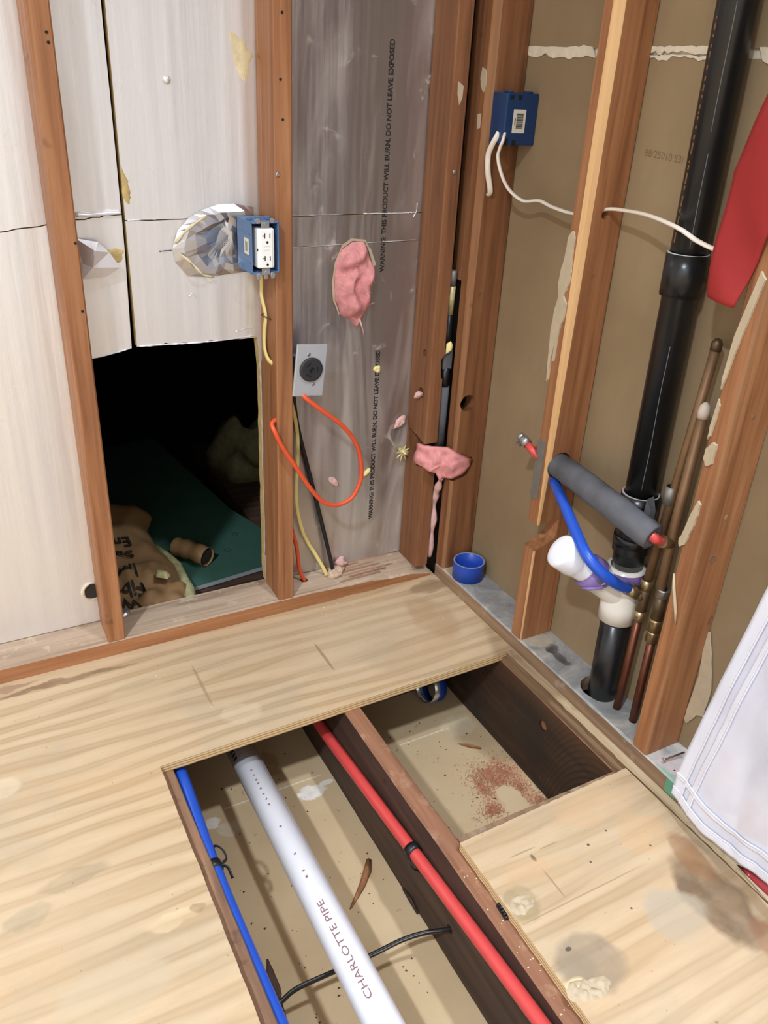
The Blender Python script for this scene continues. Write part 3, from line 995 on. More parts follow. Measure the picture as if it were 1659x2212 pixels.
# strips of old paper and plaster left on the studs
patch(rm, [(-.352, .945), (-.345, .935), (-.343, .90), (-.337, .868), (-.336, .845), (-.342, .824), (-.336, .80), (-.333, .76), (-.336, .72), (-.340, .68), (-.342, .655),
           (-.346, .66), (-.345, .70), (-.350, .735), (-.350, .70), (-.354, .70), (-.356, .76), (-.365, .79), (-.366, .815), (-.355, .828), (-.364, .85), (-.366, .875), (-.362, .90), (-.362, .935), (-.357, .946)],
      0.4068, .004, 'paper_tear')
patch(rm, [(-.3415, .530), (-.366, .532), (-.3655, .400), (-.3415, .392)], 0.4068, .0016, 'galv', 'nail_plate')
patch(rr, [(-.770, .960), (-.752, .86), (-.749, .79), (-.752, .775), (-.756, .80), (-.764, .86), (-.780, .95)], 0.4068, .004, 'paper_tear')
patch(rr, [(-.752, .76), (-.749, .72), (-.7495, .69), (-.754, .70), (-.757, .75)], 0.4068, .004, 'paper_tear')
patch(rr, [(-.762, .690), (-.7525, .676), (-.752, .658), (-.760, .648), (-.770, .655), (-.7705, .688)], 0.4068, .005, 'paper_tear')
patch(rr, [(-.762, .585), (-.7555, .560), (-.7495, .525), (-.744, .500), (-.748, .490), (-.757, .498), (-.766, .540), (-.768, .58)], 0.4068, .005, 'paper_tear')
patch(rc, [(-.010, 1.205), (-.024, 1.200), (-.030, 1.175), (-.022, 1.160), (-.012, 1.168), (-.006, 1.185)], 0.4072, .0015, 'paper_tear', 'plaster_smear')
patch(rc, [(-.008, 1.120), (-.019, 1.122), (-.020, 1.095), (-.010, 1.092)], 0.4072, .0015, 'paper_tear', 'plaster_smear')
MB().prism([(.357, 1.178), (.371, 1.170), (.370, 1.148), (.364, 1.135), (.358, 1.155)], 'y', -.0012, .0002).build('plaster_smear', [M['paper_tear']], post)
b = MB()
b.tube([(0.405, -.749, .435), (0.404, -.757, .41), (0.404, -.772, .372), (0.405, -.778, .345)], [.002, .0032, .003, .001], 6)
b.build('torn_paper', [M['paper_tear']], rr)
for y, z, r in ((-.7868, .475, .009), (-.7868, .555, .005), (-.7868, .735, .004)):
    MB().lathe((0.452 if r < .006 else 0.447, -.7864, z), (0, -1, 0), [(0, r), (.0005, r * .8)], 12).build('knot', [M['old_edge']], rr)

# plates
b = MB()
rings = []
N = 60
for i in range(N + 1):
    x = -3.2 + (0.392 + 3.2) * i / N
    nz = noise.noise(Vector((x * 14, 0.3, 0.1))) + 0.6 * noise.noise(Vector((x * 40, 2.3, 0.1)))
    wear = 0.003 + (max(0, x - 0.08) * 0.07 * (1.0 + nz) if x > 0.08 else 0)
    y0 = -0.0005 + (0.004 * nz if x > 0.05 else 0)
    rings.append([(x, y0, -0.0), (x, y0, 0.038 - wear), (x, y0 + wear * 1.3, 0.038 - wear * .2), (x, 0.105, 0.038), (x, 0.105, 0.0)])
b.loft(rings, 0, False, True, mats=[0, 1, 1, 0, 0])
# finer steps in the chewed right part are carved as loose slivers
bp = b.build('bottom_plate', [M['stud_x'], M['plate_back_top']], loc=(-0.4, 0.04, 0))
tag(bp, 'horizontal wooden bottom plate along the foil wall', 'plate')
for x, y, z in ((0.053, 0.060, .038), (0.128, 0.056, .038)):
    cut(bp, MB().lathe((x, y, z - .03), (0, 0, 1), [(0, .010), (.05, .010)], 14))
b = MB()
for k in range(7):
    x0 = 0.10 + random.random() * 0.10
    L = 0.10 + random.random() * 0.12
    y = 0.012 + k * 0.0125
    b.add([(x0, y, .0375), (x0 + L, y + .004, .0375), (x0 + L, y + .010, .0378), (x0, y + .007, .0378), (x0 + L * .5, y + .004, .0405)],
          [(0, 1, 4), (1, 2, 4), (2, 3, 4), (3, 0, 4)], 0)
b.build('splintered_grain', [M['raw_x']], bp, kind='stuff')

b = MB()
rings = []
for i in range(61):
    y = -2.7 + (2.7 - 0.002) * i / 60
    nz = noise.noise(Vector((y * 20, 0.3, 4.1)))
    c = 0.0035 + 0.002 * nz
    rings.append([(0.407, y, 0.0), (0.407, y, 0.038 - c), (0.407 + c, y, 0.038), (0.496, y, 0.038), (0.496, y, 0.0)])
b.loft(rings, 0, False, True, mats=[0, 1, 1, 0, 0])
rp = b.build('bottom_plate', [M['plate_face'], M['grey_paint']])
tag(rp, 'grey painted bottom plate along the right wall, tape roll standing on it', 'plate')
cut(rp, MB().lathe((0.463, -0.590, -.03), (0, 0, 1), [(0, .041), (.09, .041)], 28))
for y, x in ((-.655, .4525), (-.700, .4555)):
    cut(rp, MB().lathe((x, y, -.03), (0, 0, 1), [(0, .0085), (.09, .0085)], 14))
for y in (-.81, -.84, -.865):
    MB().lathe((0.43 + (y + .84) * .6, y, .0378), (0, 0, 1), [(0, .0022), (.0006, .0016)], 10).build('nail_hole', [M['slot']], rp)

# joists, blocking
b = MB()
for x0, x1, lab in ((-0.0395, -0.0015, 'centre floor joist with a reddish top edge, red pipe clipped to it'),
                    (0.3715, 0.4065, 'dark floor joist with swirling grain and one bored hole, right side of the opening'),
                    (-0.446, -0.408, 'left floor joist with rough brown edge beside the long blue pipe')):
    b = MB()
    rings = []
    for i in range(81):
        y = -2.69 + (2.69 - 0.105) * i / 80
        nz = noise.noise(Vector((y * 12, x0 * 9, 0.7))) * 0.0012
        zt = -0.0195
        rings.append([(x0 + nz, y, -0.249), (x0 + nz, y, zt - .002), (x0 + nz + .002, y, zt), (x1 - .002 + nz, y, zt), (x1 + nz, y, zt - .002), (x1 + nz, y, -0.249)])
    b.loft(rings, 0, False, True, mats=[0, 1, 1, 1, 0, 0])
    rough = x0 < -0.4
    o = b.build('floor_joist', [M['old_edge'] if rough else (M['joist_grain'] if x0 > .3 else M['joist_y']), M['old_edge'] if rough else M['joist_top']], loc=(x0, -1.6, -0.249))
    tag(o, lab, 'joist')
    if 0.3 < x0:
        cut(o, MB().lathe((0.35, -0.536, -0.079), (1, 0, 0), [(0, .0125), (.04, .0125)], 20))
        MB().lathe((.377, -0.536, -0.079), (1, 0, 0), [(0, .0124), (.002, .0124)], 20).build('hole_bottom', [M['stud_y']], o)
    if -0.1 < x0 < 0:
        cut(o, MB().lathe((-0.06, -0.813, -0.17), (1, 0, 0), [(0, .009), (.03, .009)], 14))
        bb = MB()
        bb.tube([(-.041, -.655, -.246), (-.044, -.69, -.238), (-.043, -.715, -.247)], [.004, .007, .003], 6, 0, True, ((0, 0, 1), .5))
        bb.build('split_chip', [M['joist_y']], o)
for x0, x1, lab in ((-0.407, -0.0405, 'dark blocking board under the plywood behind the white pipe'),
                    (0.0, 0.370, 'dark blocking board under the plywood behind the blue tape roll')):
    o = MB().box(x0, x1, -0.142, -0.104, -0.2495, -0.0195).build('blocking', [M['joist_x']], bevel=.002, loc=((x0 + x1) / 2, -.12, -.2495))
    tag(o, lab, 'blocking')
o = MB().box(0.0, 0.370, -0.790, -0.750, -0.120, -0.0195).build('blocking', [M['plate_face']], bevel=.002, loc=(.18, -.77, -.12))
tag(o, 'grey brown blocking board under the far edge of the loose plywood piece', 'blocking')

# loose plywood piece over the right bay
poly = jag((-0.012, -0.776), (0.382, -0.768), 30, .0018, 3) + [(0.382, -0.768)] + jag((0.384, -1.30), (-0.016, -1.30), 6, .001, 1) + \
    jag((-0.016, -1.30), (-0.012, -0.776), 40, .0012, 6)[1:]
o = MB().prism(poly, 'z', -0.0185, 0.0012, 0, 1).build('plywood_patch', [M['ply_patch'], M['ply_edge']], bevel=.0012, seg=1)
tag(o, 'loose plywood piece with stains covering the near right bay', 'plywood')
for cx, cy, sd in ((.012, -.925, 1.0), (.004, -1.080, 2.0), (.030, -1.088, 5.0)):
    ol = [(cx + math.cos(k / 10 * 6.283) * .024 * (1 + .5 * noise.noise(Vector((k * .8, sd, 0)))), cy + math.sin(k / 10 * 6.283) * .017 * (1 + .5 * noise.noise(Vector((k * .8, sd, 3)))), .0008) for k in range(10)]
    MB().puff(ol, (0, 0, 1), .004, rings=6, amp=1.4, fs=120, seed=sd, sub=3).build('chewed_grain', [M['paper_tear']], o)

# ------------------------------------------------------------------ electrical things on the back wall
bx = thing('receptacle_box', 'light blue plastic box with white duplex receptacle on the stud right of the hole', 'electrical box', (-0.067, 0.02, 0.828))
X0, X1, Y0, Y1, Z0, Z1 = -0.0965, -0.0390, -0.0245, 0.055, 0.828, 0.924
b = MB()
wl = .0028
b.box(X0, X0 + wl, Y0, Y1, Z0, Z1)
b.box(X1 - wl, X1, Y0, Y1, Z0, Z1)
b.box(X0, X1, Y0, Y1, Z0, Z0 + wl)
b.box(X0, X1, Y0, Y1, Z1 - wl, Z1)
b.box(X0, X1, Y1 - wl, Y1, Z0, Z1)
b.box(X0 - .0012, X0, Y0 + .004, Y1 - .01, Z0 + .018, Z0 + .021)
b.box(X0 - .0012, X0, Y0 + .004, Y1 - .01, Z1 - .024, Z1 - .021)
b.build('box_shell', [M['blue_box']], bx, bevel=.0008, seg=1)
for x in (-.088, -.070, -.052):
    MB().box(x - .004, x + .004, 0.0, 0.012, Z1, Z1 + .006).build('nail_boss', [M['blue_box']], bx, bevel=.001)
MB().tube([(-.098, .030, .838), (-.092, .034, .826), (-.075, .040, .822)], .005, 8).build('nail_boss', [M['blue_box']], bx)
MB().box(X0 - .0008, X0 - .0002, -.013, .012, .862, .892).build('sticker', [M['sticker']], bx)
MB().box(X0 - .0011, X0 - .0009, -.006, .006, .868, .886).build('printed_block', [M['sticker_grey']], bx)
rec = MB()
rec.box(-.0850, -.0505, -.0290, .012, .8385, .9130)
recept = rec.build('receptacle', [M['white_plastic']], bx, bevel=.0035, seg=3)
MB().box(-.0795, -.0555, -.0312, -.0285, .8400, .9115).build('face_ridge', [M['white_plastic']], recept, bevel=.0015)
for zz in (.9000, .8580):
    tsl = [(-.0760, zz - .0009), (-.0720, zz - .0009), (-.0720, zz - .0048), (-.0702, zz - .0048), (-.0702, zz + .0048), (-.0720, zz + .0048), (-.0720, zz + .0009), (-.0760, zz + .0009)]
    MB().prism(tsl, 'y', -.0316, -.0310).build('slot', [M['slot']], recept)
    MB().box(-.0615, -.0598, -.0316, -.0310, zz - .0042, zz + .0042).build('slot', [M['slot']], recept)
for z in (.8880, .8462):
    MB().lathe((-.0660, -.0309, z), (0, -1, 0), [(0, .0024), (.0008, .0024)], 12).build('ground_hole', [M['slot']], recept)
for z in (.8735, .8800):
    MB().box(-.0735, -.0605, -.0316, -.0310, z, z + .0007).build('button_line', [M['sticker']], recept)
for x in (-.0860, -.0510):
    MB().box(x, x + .0015, -.0296, -.028, .8720, .8765).build('side_notch', [M['slot']], recept)
for z, s in ((.9135, 1), (.8380, -1)):
    b = MB()
    b.box(-.0760, -.0595, -.0262, -.0250, min(z, z + s * .012), max(z, z + s * .012))
    for dx in (-.0145, .0145):
        b.lathe((-.0678 + dx, -.0262, z + s * .013), (0, 1, 0), [(0, .0050), (.0012, .0050)], 14)
    b.lathe((-.0678, -.0275, z + s * .0075), (0, 1, 0), [(0, .0030), (.002, .0034)], 12)
    if s < 0:
        for dx in (-.0145, 0, .0145):
            b.box(-.0678 + dx - .0038, -.0678 + dx + .0038, -.0264, -.0252, z - .0200, z - .010)
    b.build('mounting_ear', [M['steel']], bx, bevel=.0004, seg=1)

cv = thing('locking_outlet', 'grey metal cover with round black twist-lock outlet, above the orange cable', 'outlet', (0.037, 0.0, 0.552))
rt = Matrix.Rotation(math.radians(5.5), 3, 'Y')
piv = (0.038, 0.0, 0.612)
MB().box(0.0022, 0.0738, -0.0035, 0.0030, 0.5545, 0.6695, rot=rt, piv=piv).build('cover_plate', [M['grey_cover']], cv, bevel=.0022, seg=2)
MB().box(0.016, 0.062, 0.0040, 0.058, 0.562, 0.632, rot=rt, piv=piv).build('box_body', [M['blue_box']], cv, bevel=.002)
oc = Vector((0.0390, 0.0, 0.6150))
ob = MB().lathe(oc + Vector((0, -.003, 0)), (0, -1, 0), [(0, .0265), (.004, .0265), (.0055, .0255), (.0058, .022)], 36).build('outlet_face', [M['outlet_black']], cv)
for a in (90, 210, 330):
    b = MB()
    aa = math.radians(a + 150)
    c0 = oc + Vector((math.cos(aa) * .0135, -.0088, math.sin(aa) * .0135))
    b.box(c0.x - .0016, c0.x + .0016, c0.y - .0003, c0.y + .0006, c0.z - .0062, c0.z + .0062, rot=Matrix.Rotation(-aa, 3, 'Y') @ Matrix.Identity(3))
    b.build('blade_slot', [M['slot']], ob)
MB().lathe(oc + Vector((0, -.0086, 0)), (0, -1, 0), [(0, .0066), (.0016, .0062), (.0017, .0040), (.0006, .0036)], 20).build('centre_post', [M['black_rub']], ob)
for dx, dz in ((-.005, .034), (.005, -.0335)):
    MB().lathe(oc + Vector((dx, -.0033, dz)), (0, -1, 0), [(0, .0042), (.0012, .0040), (.0016, .002)], 14).build('cover_screw', [M['steel']], cv)


def cable(name, pts, r, mat, label, cat='cable', k=6, squash=None, n=12):
    o = MB().tube(smooth_path(pts, k), r, n, 0, True, squash).build(name, [M[mat]], loc=pts[0])
    return tag(o, label, cat)


cable('orange_cable', [(0.022, .012, .566), (0.026, -.004, .553), (0.057, -.012, .526), (0.115, -.014, .476), (0.152, -.012, .424), (0.167, -.010, .369), (0.166, -.010, .327),
                       (0.145, -.010, .288), (0.109, -.010, .276), (0.072, -.011, .290), (0.037, -.012, .333), (0.002, -.013, .392), (-0.031, -.012, .448),
                       (-0.047, -.010, .484), (-0.049, .004, .500), (-0.030, .014, .507)], .0052, 'orange',
      'bright orange cable looping from the grey outlet around the stud')
cable('orange_cable', [(0.010, .070, .30), (0.020, .064, .20), (0.032, .060, .142), (0.040, .060, .073), (0.053, .060, .035), (0.053, .060, .010)], .0050, 'orange',
      'short orange cable end entering the bottom plate beside the stud')
cable('black_cable', [(0.020, .070, .60), (0.032, .078, .53), (0.046, .080, .44), (0.089, .079, .263), (0.125, .070, .10), (0.136, .060, .034), (0.138, .058, .006)], .0052, 'black_rub',
      'straight black cable running down the dull foil to the bottom plate')
cable('yellow_cable', [(0.018, .070, .54), (0.036, .070, .46), (0.040, .070, .387), (0.036, .070, .265), (0.054, .070, .171), (0.086, .068, .104), (0.113, .060, .045), (0.120, .058, .008)],
      .0048, 'yellow', 'pale yellow cable running down behind the orange loop into the plate', squash=((1, 0, 0), .6))
yc = cable('yellow_cable', [(-.060, .046, .836), (-.052, .046, .812), (-.047, .056, .790), (-.0455, .060, .762), (-.0445, .042, .728), (-.0450, .050, .690), (-.0450, .050, .655), (-.0440, .034, .636), (-.036, .026, .626)],
           .0060, 'yellow', 'flat yellow cable below the blue receptacle box, stapled to the stud side', squash=((0, 1, 0), .5))
b = MB().tube([(-.0388, .060, .728), (-.052, .050, .726), (-.0505, .036, .727), (-.0388, .026, .722)], .0012, 6)
b.build('staple', [M['bronze']], yc)

# insulation and scraps on the foil
tuft = [(.175, .0885, .861), (.150, .0885, .845), (.137, .0885, .815), (.133, .0885, .775), (.136, .0885, .735), (.148, .0885, .705), (.170, .0885, .690), (.193, .0885, .668), (.203, .0885, .690),
        (.222, .0885, .715), (.220, .0885, .742), (.231, .0885, .775), (.229, .0885, .803), (.216, .0885, .838), (.205, .0885, .858)]
o = MB().puff(tuft, (0, -1, 0), .026, rings=14, amp=.6, fs=38, seed=2, sub=5).build('insulation_tuft', [M['pink']], loc=(.18, .088, .77))
tag(o, 'pink fibreglass bulging through a tear in the foil', 'insulation')
rim = MB()
pts = [Vector(p) + Vector((0, -.002, 0)) for p in tuft]
for i in range(len(pts)):
    c = Vector((.18, .0865, .77))
    p, q = pts[i], pts[(i + 1) % len(pts)]
    g = .004 + .006 * abs(noise.noise(p * 40))
    if i in (0, 1, 2, 3, 4, 12, 13, 14):
        rim.add([p, q, q + (q - c).normalized() * g, p + (p - c).normalized() * g], [(0, 1, 2, 3)], 0)
rim.build('torn_rim', [M['paper_tear']], o)
b = MB()
for i in range(70):
    a = random.choice(pts)
    d = Vector((random.uniform(-1, 1), random.uniform(-.8, -.1), random.uniform(-1, 1))) * random.uniform(.006, .016)
    st = a.lerp(Vector((.18, .066, .77)), random.uniform(.1, .8)) + Vector((0, -.012, 0))
    b.tube([st, st + d * .5 + Vector((.001, 0, .001)), st + d], [.0005, .0005, .0002], 3, 0, False)
b.tube([(.195, .080, .690), (.203, .078, .668), (.208, .079, .648)], [.003, .0015, .0004], 5)
b.build('loose_fibres', [M['pink_pale']], o, kind='stuff')


def scrap(name, c, r, mat, label, nrm=(0, -1, 0), h=.006, seed=0.0, flat=(1, 1), group=None):
    c = Vector(c)
    n = Vector(nrm).normalized()
    u = n.orthogonal().normalized()
    v = n.cross(u)
    ol = []
    for i in range(9):
        a = i / 9 * 2 * math.pi
        k = r * (1 + .45 * noise.noise(Vector((math.cos(a) * 1.7 + seed, math.sin(a) * 1.7, seed))))
        ol.append(c + u * math.cos(a) * k * flat[0] + v * math.sin(a) * k * flat[1])
    o = MB().puff(ol, nrm, h, rings=4, amp=.5, fs=90, seed=seed, sub=2, back=True).build(name, [M[mat]], loc=c)
    return tag(o, label, 'scrap', group)


scrap('foam_crumb', (.252, .0888, .563), .010, 'yellow_foam', 'pale yellow foam crumb stuck on the lower printed warning', seed=1)
scrap('foam_crumb', (.237, .0888, .296), .009, 'yellow_foam', 'pale yellow foam crumb right beside the orange loop', seed=2, flat=(1.6, .8))
o = scrap('foam_tuft', (.332, .0870, .340), .013, 'gold_tuft', 'glossy gold foam tuft on the foil left of the pink notch', h=.016, seed=3)
b = MB()
for i in range(9):
    a = i * .72
    p = Vector((.332, .078, .340))
    d = Vector((math.cos(a) * .024, -.004, math.sin(a) * .022 - .004))
    b.tube([p, p + d * .6, p + d], [.004, .0025, .001], 5)
b.build('tuft_arm', [M['gold_tuft']], o)
scrap('fibre_wisp', (.322, .087, .420), .014, 'pink_pale', 'small pink wisp on the foil above the gold tuft', h=.008, seed=5, flat=(1.7, .8))
scrap('fibre_wisp', (.143, .0885, .286), .012, 'pink_pale', 'whitish wisp on the foil behind the bottom of the orange loop', h=.003, seed=6, flat=(.8, 1.6))
scrap('fibre_wisp', (.165, .080, .050), .016, 'pink_pale', 'pale pink wisp where the black cable enters the plate', nrm=(0, -.6, .8), h=.022, seed=8)
o = scrap('sawdust_heap', (.150, .068, .0385), .030, 'dust', 'small heap of tan sawdust on the plate at the black cable', nrm=(0, 0, 1), h=.012, seed=9, flat=(1.4, .7))

# pink fibreglass stuffed into the corner notch, and the dark slit behind
notch = [(.340, .024, .382), (.336, .030, .355), (.336, .026, .330), (.348, -.004, .325), (.352, -.016, .322), (.372, -.018, .312), (.384, -.022, .290), (.392, -.022, .300), (.410, -.034, .298), (.435, -.044, .310),
         (.462, -.042, .330), (.456, -.042, .350), (.425, -.040, .366), (.395, -.026, .386), (.370, -.012, .388)]
o = MB().puff(notch, (-.5, -.8, .3), .020, rings=10, amp=.55, fs=40, seed=4, sub=4, back=True).build('insulation_tuft', [M['pink']], loc=(.40, -.02, .345))
tag(o, 'pink fibreglass stuffed into the notch across both corner studs', 'insulation')
b = MB()
b.tube(smooth_path([(.390, -.018, .300), (.392, -.006, .270), (.394, .010, .235), (.396, .014, .19), (.395, .012, .150), (.396, .014, .10), (.397, .016, .05)], 5),
       [.008, .006, .005, .006, .008, .010, .010, .009, .008, .010, .012, .011, .008, .006, .006, .008, .010, .011, .012, .012, .010, .008, .006, .006, .008, .009, .010, .010, .009, .008, .006][:31], 7)
b.build('trailing_strand', [M['pink_pale']], o)
o = scrap('insulation_tuft', (.342, .036, .505), .011, 'pink_pale', 'small pink tuft poking from the lower bored hole of the corner stud', nrm=(-1, -.2, 0), h=.012, seed=11, flat=(.8, 1.3))
dp = thing('conduit', 'dark grey conduit in the slit between the corner studs', 'pipe', (.397, .03, .37))
MB().tube([(.3960, .012, .372), (.3960, .012, .528)], .0115, 12).build('lower_tube', [M['foam_grey']], dp)
MB().tube([(.3960, .014, .520), (.3960, .014, .575)], .010, 12).build('black_tube', [M['black_rub']], dp)
MB().box(.384, .408, .006, .034, .572, .622).build('flat_clip', [M['foam_grey']], dp, bevel=.002)
MB().tube([(.3960, .016, .622), (.3960, .020, .70)], .0098, 12).build('black_tube', [M['black_rub']], dp)
MB().puff([(.386, .004, .636), (.396, .002, .642), (.405, .006, .632), (.398, .002, .618), (.385, .002, .612)], (0, -1, 0), .006, seed=3).build('foam_blob', [M['yellow_foam']], dp)
MB().tube([(.397, .020, .70), (.397, .020, .765)], [.009, .010], 10).build('wrapped_section', [M['gold_tuft']], dp)
MB().tube([(.397, .020, .765), (.397, .020, .80)], .010, 10).build('cap_section', [M['galv']], dp)
MB().box(.383, .52, .046, .112, -.02, TOPZ).build('wall_corner', [M['attic_dark']], kind='structure')

# ------------------------------------------------------------------ beyond the access hole
gb = thing('green_board', 'green moisture-resistant drywall sheet lying beyond the access hole', 'drywall', (-.05, .5, -.063))
gp = [(-.62, .215), (.112, .306), (.112, .475), (.060, .662), (-.02, 1.30), (-.72, 1.22)]
MB().prism(gp, 'z', -.062, -.050, 0, 1).build('board', [M['green_board'], M['grey_edge']], gb)
b = MB()
for x, y in ((.02, .50), (.085, .375), (-.03, .42)):
    b = MB()
    b.lathe((x, y, -.0500), (0, 0, 1), [(0, .010), (.0002, .010), (.0002, .0075)], 16, 0, False)
    b.build('screw_dimple', [M['attic_dark']], gb)
for y0, lab in ((.122, 'reddish attic plank just behind the bottom plate in the access hole'), (.27, 'attic plank under the near edge of the green board')):
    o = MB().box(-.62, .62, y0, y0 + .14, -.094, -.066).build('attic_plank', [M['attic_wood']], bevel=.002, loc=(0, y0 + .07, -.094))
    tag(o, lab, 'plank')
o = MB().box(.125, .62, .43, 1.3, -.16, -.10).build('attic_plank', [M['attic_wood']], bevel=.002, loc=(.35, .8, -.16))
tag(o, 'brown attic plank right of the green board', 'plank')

kb = thing('insulation_batt', 'crumpled brown kraft-faced insulation batt in the access hole, printed upside down', 'insulation', (-.32, .35, -.05))
right = [(-.290, .112), (-.245, .120), (-.222, .150), (-.209, .215), (-.204, .280), (-.204, .340), (-.213, .400), (-.226, .465), (-.230, .530), (-.200, .575), (-.210, .610)]


def batt(u, v):
    k = v * (len(right) - 1)
    i = min(int(k), len(right) - 2)
    f = k - i
    xr = right[i][0] + (right[i + 1][0] - right[i][0]) * f
    y = right[i][1] + (right[i + 1][1] - right[i][1]) * f
    xl = -.62
    x = xl + (xr - xl) * u
    z = .012 + .10 * (y - .1)
    nz = noise.noise(Vector((x * 13, y * 13, 1.2)))
    fold = abs(noise.noise(Vector((x * 22, y * 16, 5.0))))
    z += .020 * nz + .050 * fold * max(0.0, 1 - (y - .08) / .30) + .014 * fold
    if u > .80:
        z -= ((u - .80) / .20) ** 2 * .055
    if v < .14:
        z -= (.14 - v) * .06
    return (x, y + .012 * fold * (1 - v), z)


MB().grid(batt, 44, 44, thick=(0, 0, -.004)).build('kraft_facing', [M['kraft']], kb)
fl = [(x + .006 + .006 * noise.noise(Vector((y * 40, 0, 0))), y) for x, y in right[1:8]]
b = MB()
b.tube([(x, y, -.020 + .02 * noise.noise(Vector((y * 30, 2, 0)))) for x, y in [(-.248, .112)] + fl], [.016, .018, .014, .016, .013, .015, .012, .010], 9)
b.puff([(-.285, .20, .052), (-.262, .185, .050), (-.25, .20, .048), (-.262, .22, .052), (-.28, .225, .055)], (0, -.4, 1), .012, seed=2)
b.build('fibreglass_edge', [M['yellow_fibre']], kb)


def batt_on(x, y):
    k = 0.0
    for i in range(len(right) - 1):
        if right[i][1] <= y <= right[i + 1][1]:
            k = (i + (y - right[i][1]) / (right[i + 1][1] - right[i][1])) / (len(right) - 1)
            xr = right[i][0] + (right[i + 1][0] - right[i][0]) * (k * (len(right) - 1) - i)
            return (x, y, batt((x + .62) / (xr + .62), k)[2] + .0065)
    return (x, y, batt(.8, k)[2] + .0065)


for s, y, x0, wd, ht in (('Energy', .410, -.300, .125, .040), ('Saves', .352, -.306, .105, .036), ('Insulation', .262, -.318, .180, .038),
                         ('Fiberglass', .198, -.316, .180, .038), ('W', .138, -.340, .044, .040)):
    b = MB()
    put_text(b, s, lambda u, v: batt_on(x0 - wd * u, y - ht * v + ht * .5 + .02 * u), 0, .015)
    b.build('printed_word', [M['print']], kb)
o = thing('paper_roll', 'small roll of brown kraft paper beside the batt', 'paper', (-.13, .38, -.045))
b = MB()
b.tube(smooth_path([(-.172, .448, -.020), (-.140, .408, -.018), (-.108, .358, -.020)], 5), [.026, .028, .025, .027, .029, .026, .024, .027, .029, .026, .028], 14, 0, False)
b.build('rolled_sheet', [M['kraft']], o)
MB().tube(smooth_path([(-.172, .448, -.020), (-.140, .408, -.018), (-.109, .361, -.020)], 5), .020, 12).build('rolled_core', [M['attic_dark']], o)
o = MB().puff([(.16, .92, -.099), (.30, .90, -.099), (.42, .98, -.099), (.42, 1.20, -.099), (.24, 1.30, -.099), (.12, 1.15, -.099)], (0, -.2, 1), .14, rings=12, amp=.6,
              fs=12, seed=3, sub=5, back=True).build('insulation_heap', [M['dim_fibre']], loc=(.25, 1.1, -.099))
tag(o, 'dim yellowish heap of loose insulation far back in the access hole', 'insulation')
scrap('foil_scrap', (-.385, .094, .040), .013, 'silver', 'bright silver foil scrap on the plate at the foot of the left stud', nrm=(0, -.3, 1), h=.004, seed=4, flat=(1.2, .7))

# ------------------------------------------------------------------ deep blue box and white cables, right wall
ub = thing('junction_box', 'deep blue plastic box with a barcode sticker, nailed high on the right wall stud', 'electrical box', (.44, -.07, 1.066))
BX0, BX1, BY0, BY1, BZ0, BZ1 = .4180, .4962, -.089, -.0392, 1.068, 1.163
b = MB()
b.box(BX0, BX1, BY0, BY1, BZ0, BZ1)
b.box(BX0 + .004, BX0 + .016, BY0 + .001, BY0 + .020, BZ1 - .001, BZ1 + .0035)
b.box(BX0 + .050, BX0 + .064, BY0 + .001, BY0 + .020, BZ1 - .001, BZ1 + .0035)
shell = b.build('box_shell', [M['blue_dark']], ub, bevel=.0022)
for x, za, zb in ((BX0 + .007, BZ1 - .012, BZ1 - .004), (BX0 + .027, BZ1 - .012, BZ1 - .004), (BX0 + .003, BZ0 - .0005, BZ0 + .012), (BX0 + .022, BZ0 - .0005, BZ0 + .010)):
    MB().box(x, x + .009, BY0 - .0006, BY0 + .001, za, zb).build('knockout', [M['slot']], ub)
st = MB().box(.4365, .4675, BY0 - .0009, BY0 - .0003, 1.091, 1.134).build('sticker', [M['sticker']], ub, bevel=.0004)
b = MB()
zz = 1.099
random.seed(3)
while zz < 1.127:
    h = random.choice((.0006, .0010, .0016))
    b.box(.4450, .4615, BY0 - .0013, BY0 - .0010, zz, zz + h)
    zz += h + random.choice((.0007, .0011))
b.build('barcode', [M['print']], st, kind='stuff')
b = MB()
for k in range(5):
    b.box(.4405, .4428, BY0 - .0013, BY0 - .0010, 1.105 + k * .0027, 1.1068 + k * .0027)
b.build('tiny_print', [M['print']], st, kind='stuff')
cable('white_cable', [(.4195, -.070, 1.090), (.414, -.070, 1.080), (.411, -.063, 1.066), (.411, -.053, 1.046), (.416, -.051, 1.013), (.425, -.051, .983), (.431, -.044, .970), (.432, -.030, .966)], .0058, 'cream_cable',
      'short white cable from the deep blue box back into the corner stud', squash=((1, -.3, 0), .6))
cable('white_cable', [(.4230, -.086, 1.090), (.414, -.094, 1.076), (.412, -.090, 1.064), (.413, -.085, 1.045), (.420, -.093, 1.015), (.435, -.105, .986), (.452, -.134, .968), (.458, -.178, .974), (.458, -.224, .968), (.456, -.29, .966),
                      (.454, -.344, .977), (.452, -.385, .988), (.450, -.425, .992), (.436, -.500, .995), (.414, -.590, .990), (.410, -.640, .978), (.425, -.68, .968), (.44, -.735, .965)], .0048, 'cream_cable',
      'long white cable drooping from the deep blue box through the stud past the black pipe', squash=((0, 0, 1), .65))

# ------------------------------------------------------------------ pipes in the right wall
av = thing('vent_stack', 'tall black plastic drain stack standing in the right wall', 'pipe', (.455, -.60, .035))
ax = lambda z: Vector((.455, -.605 + .028 * (z - .04) / 1.3, z))
MB().tube([ax(.365), ax(TOPZ)], .0300, 28).build('upper_pipe', [M['black_abs']], av)
MB().tube([ax(-.06), ax(.25)], .0300, 28).build('lower_pipe', [M['black_abs']], av)


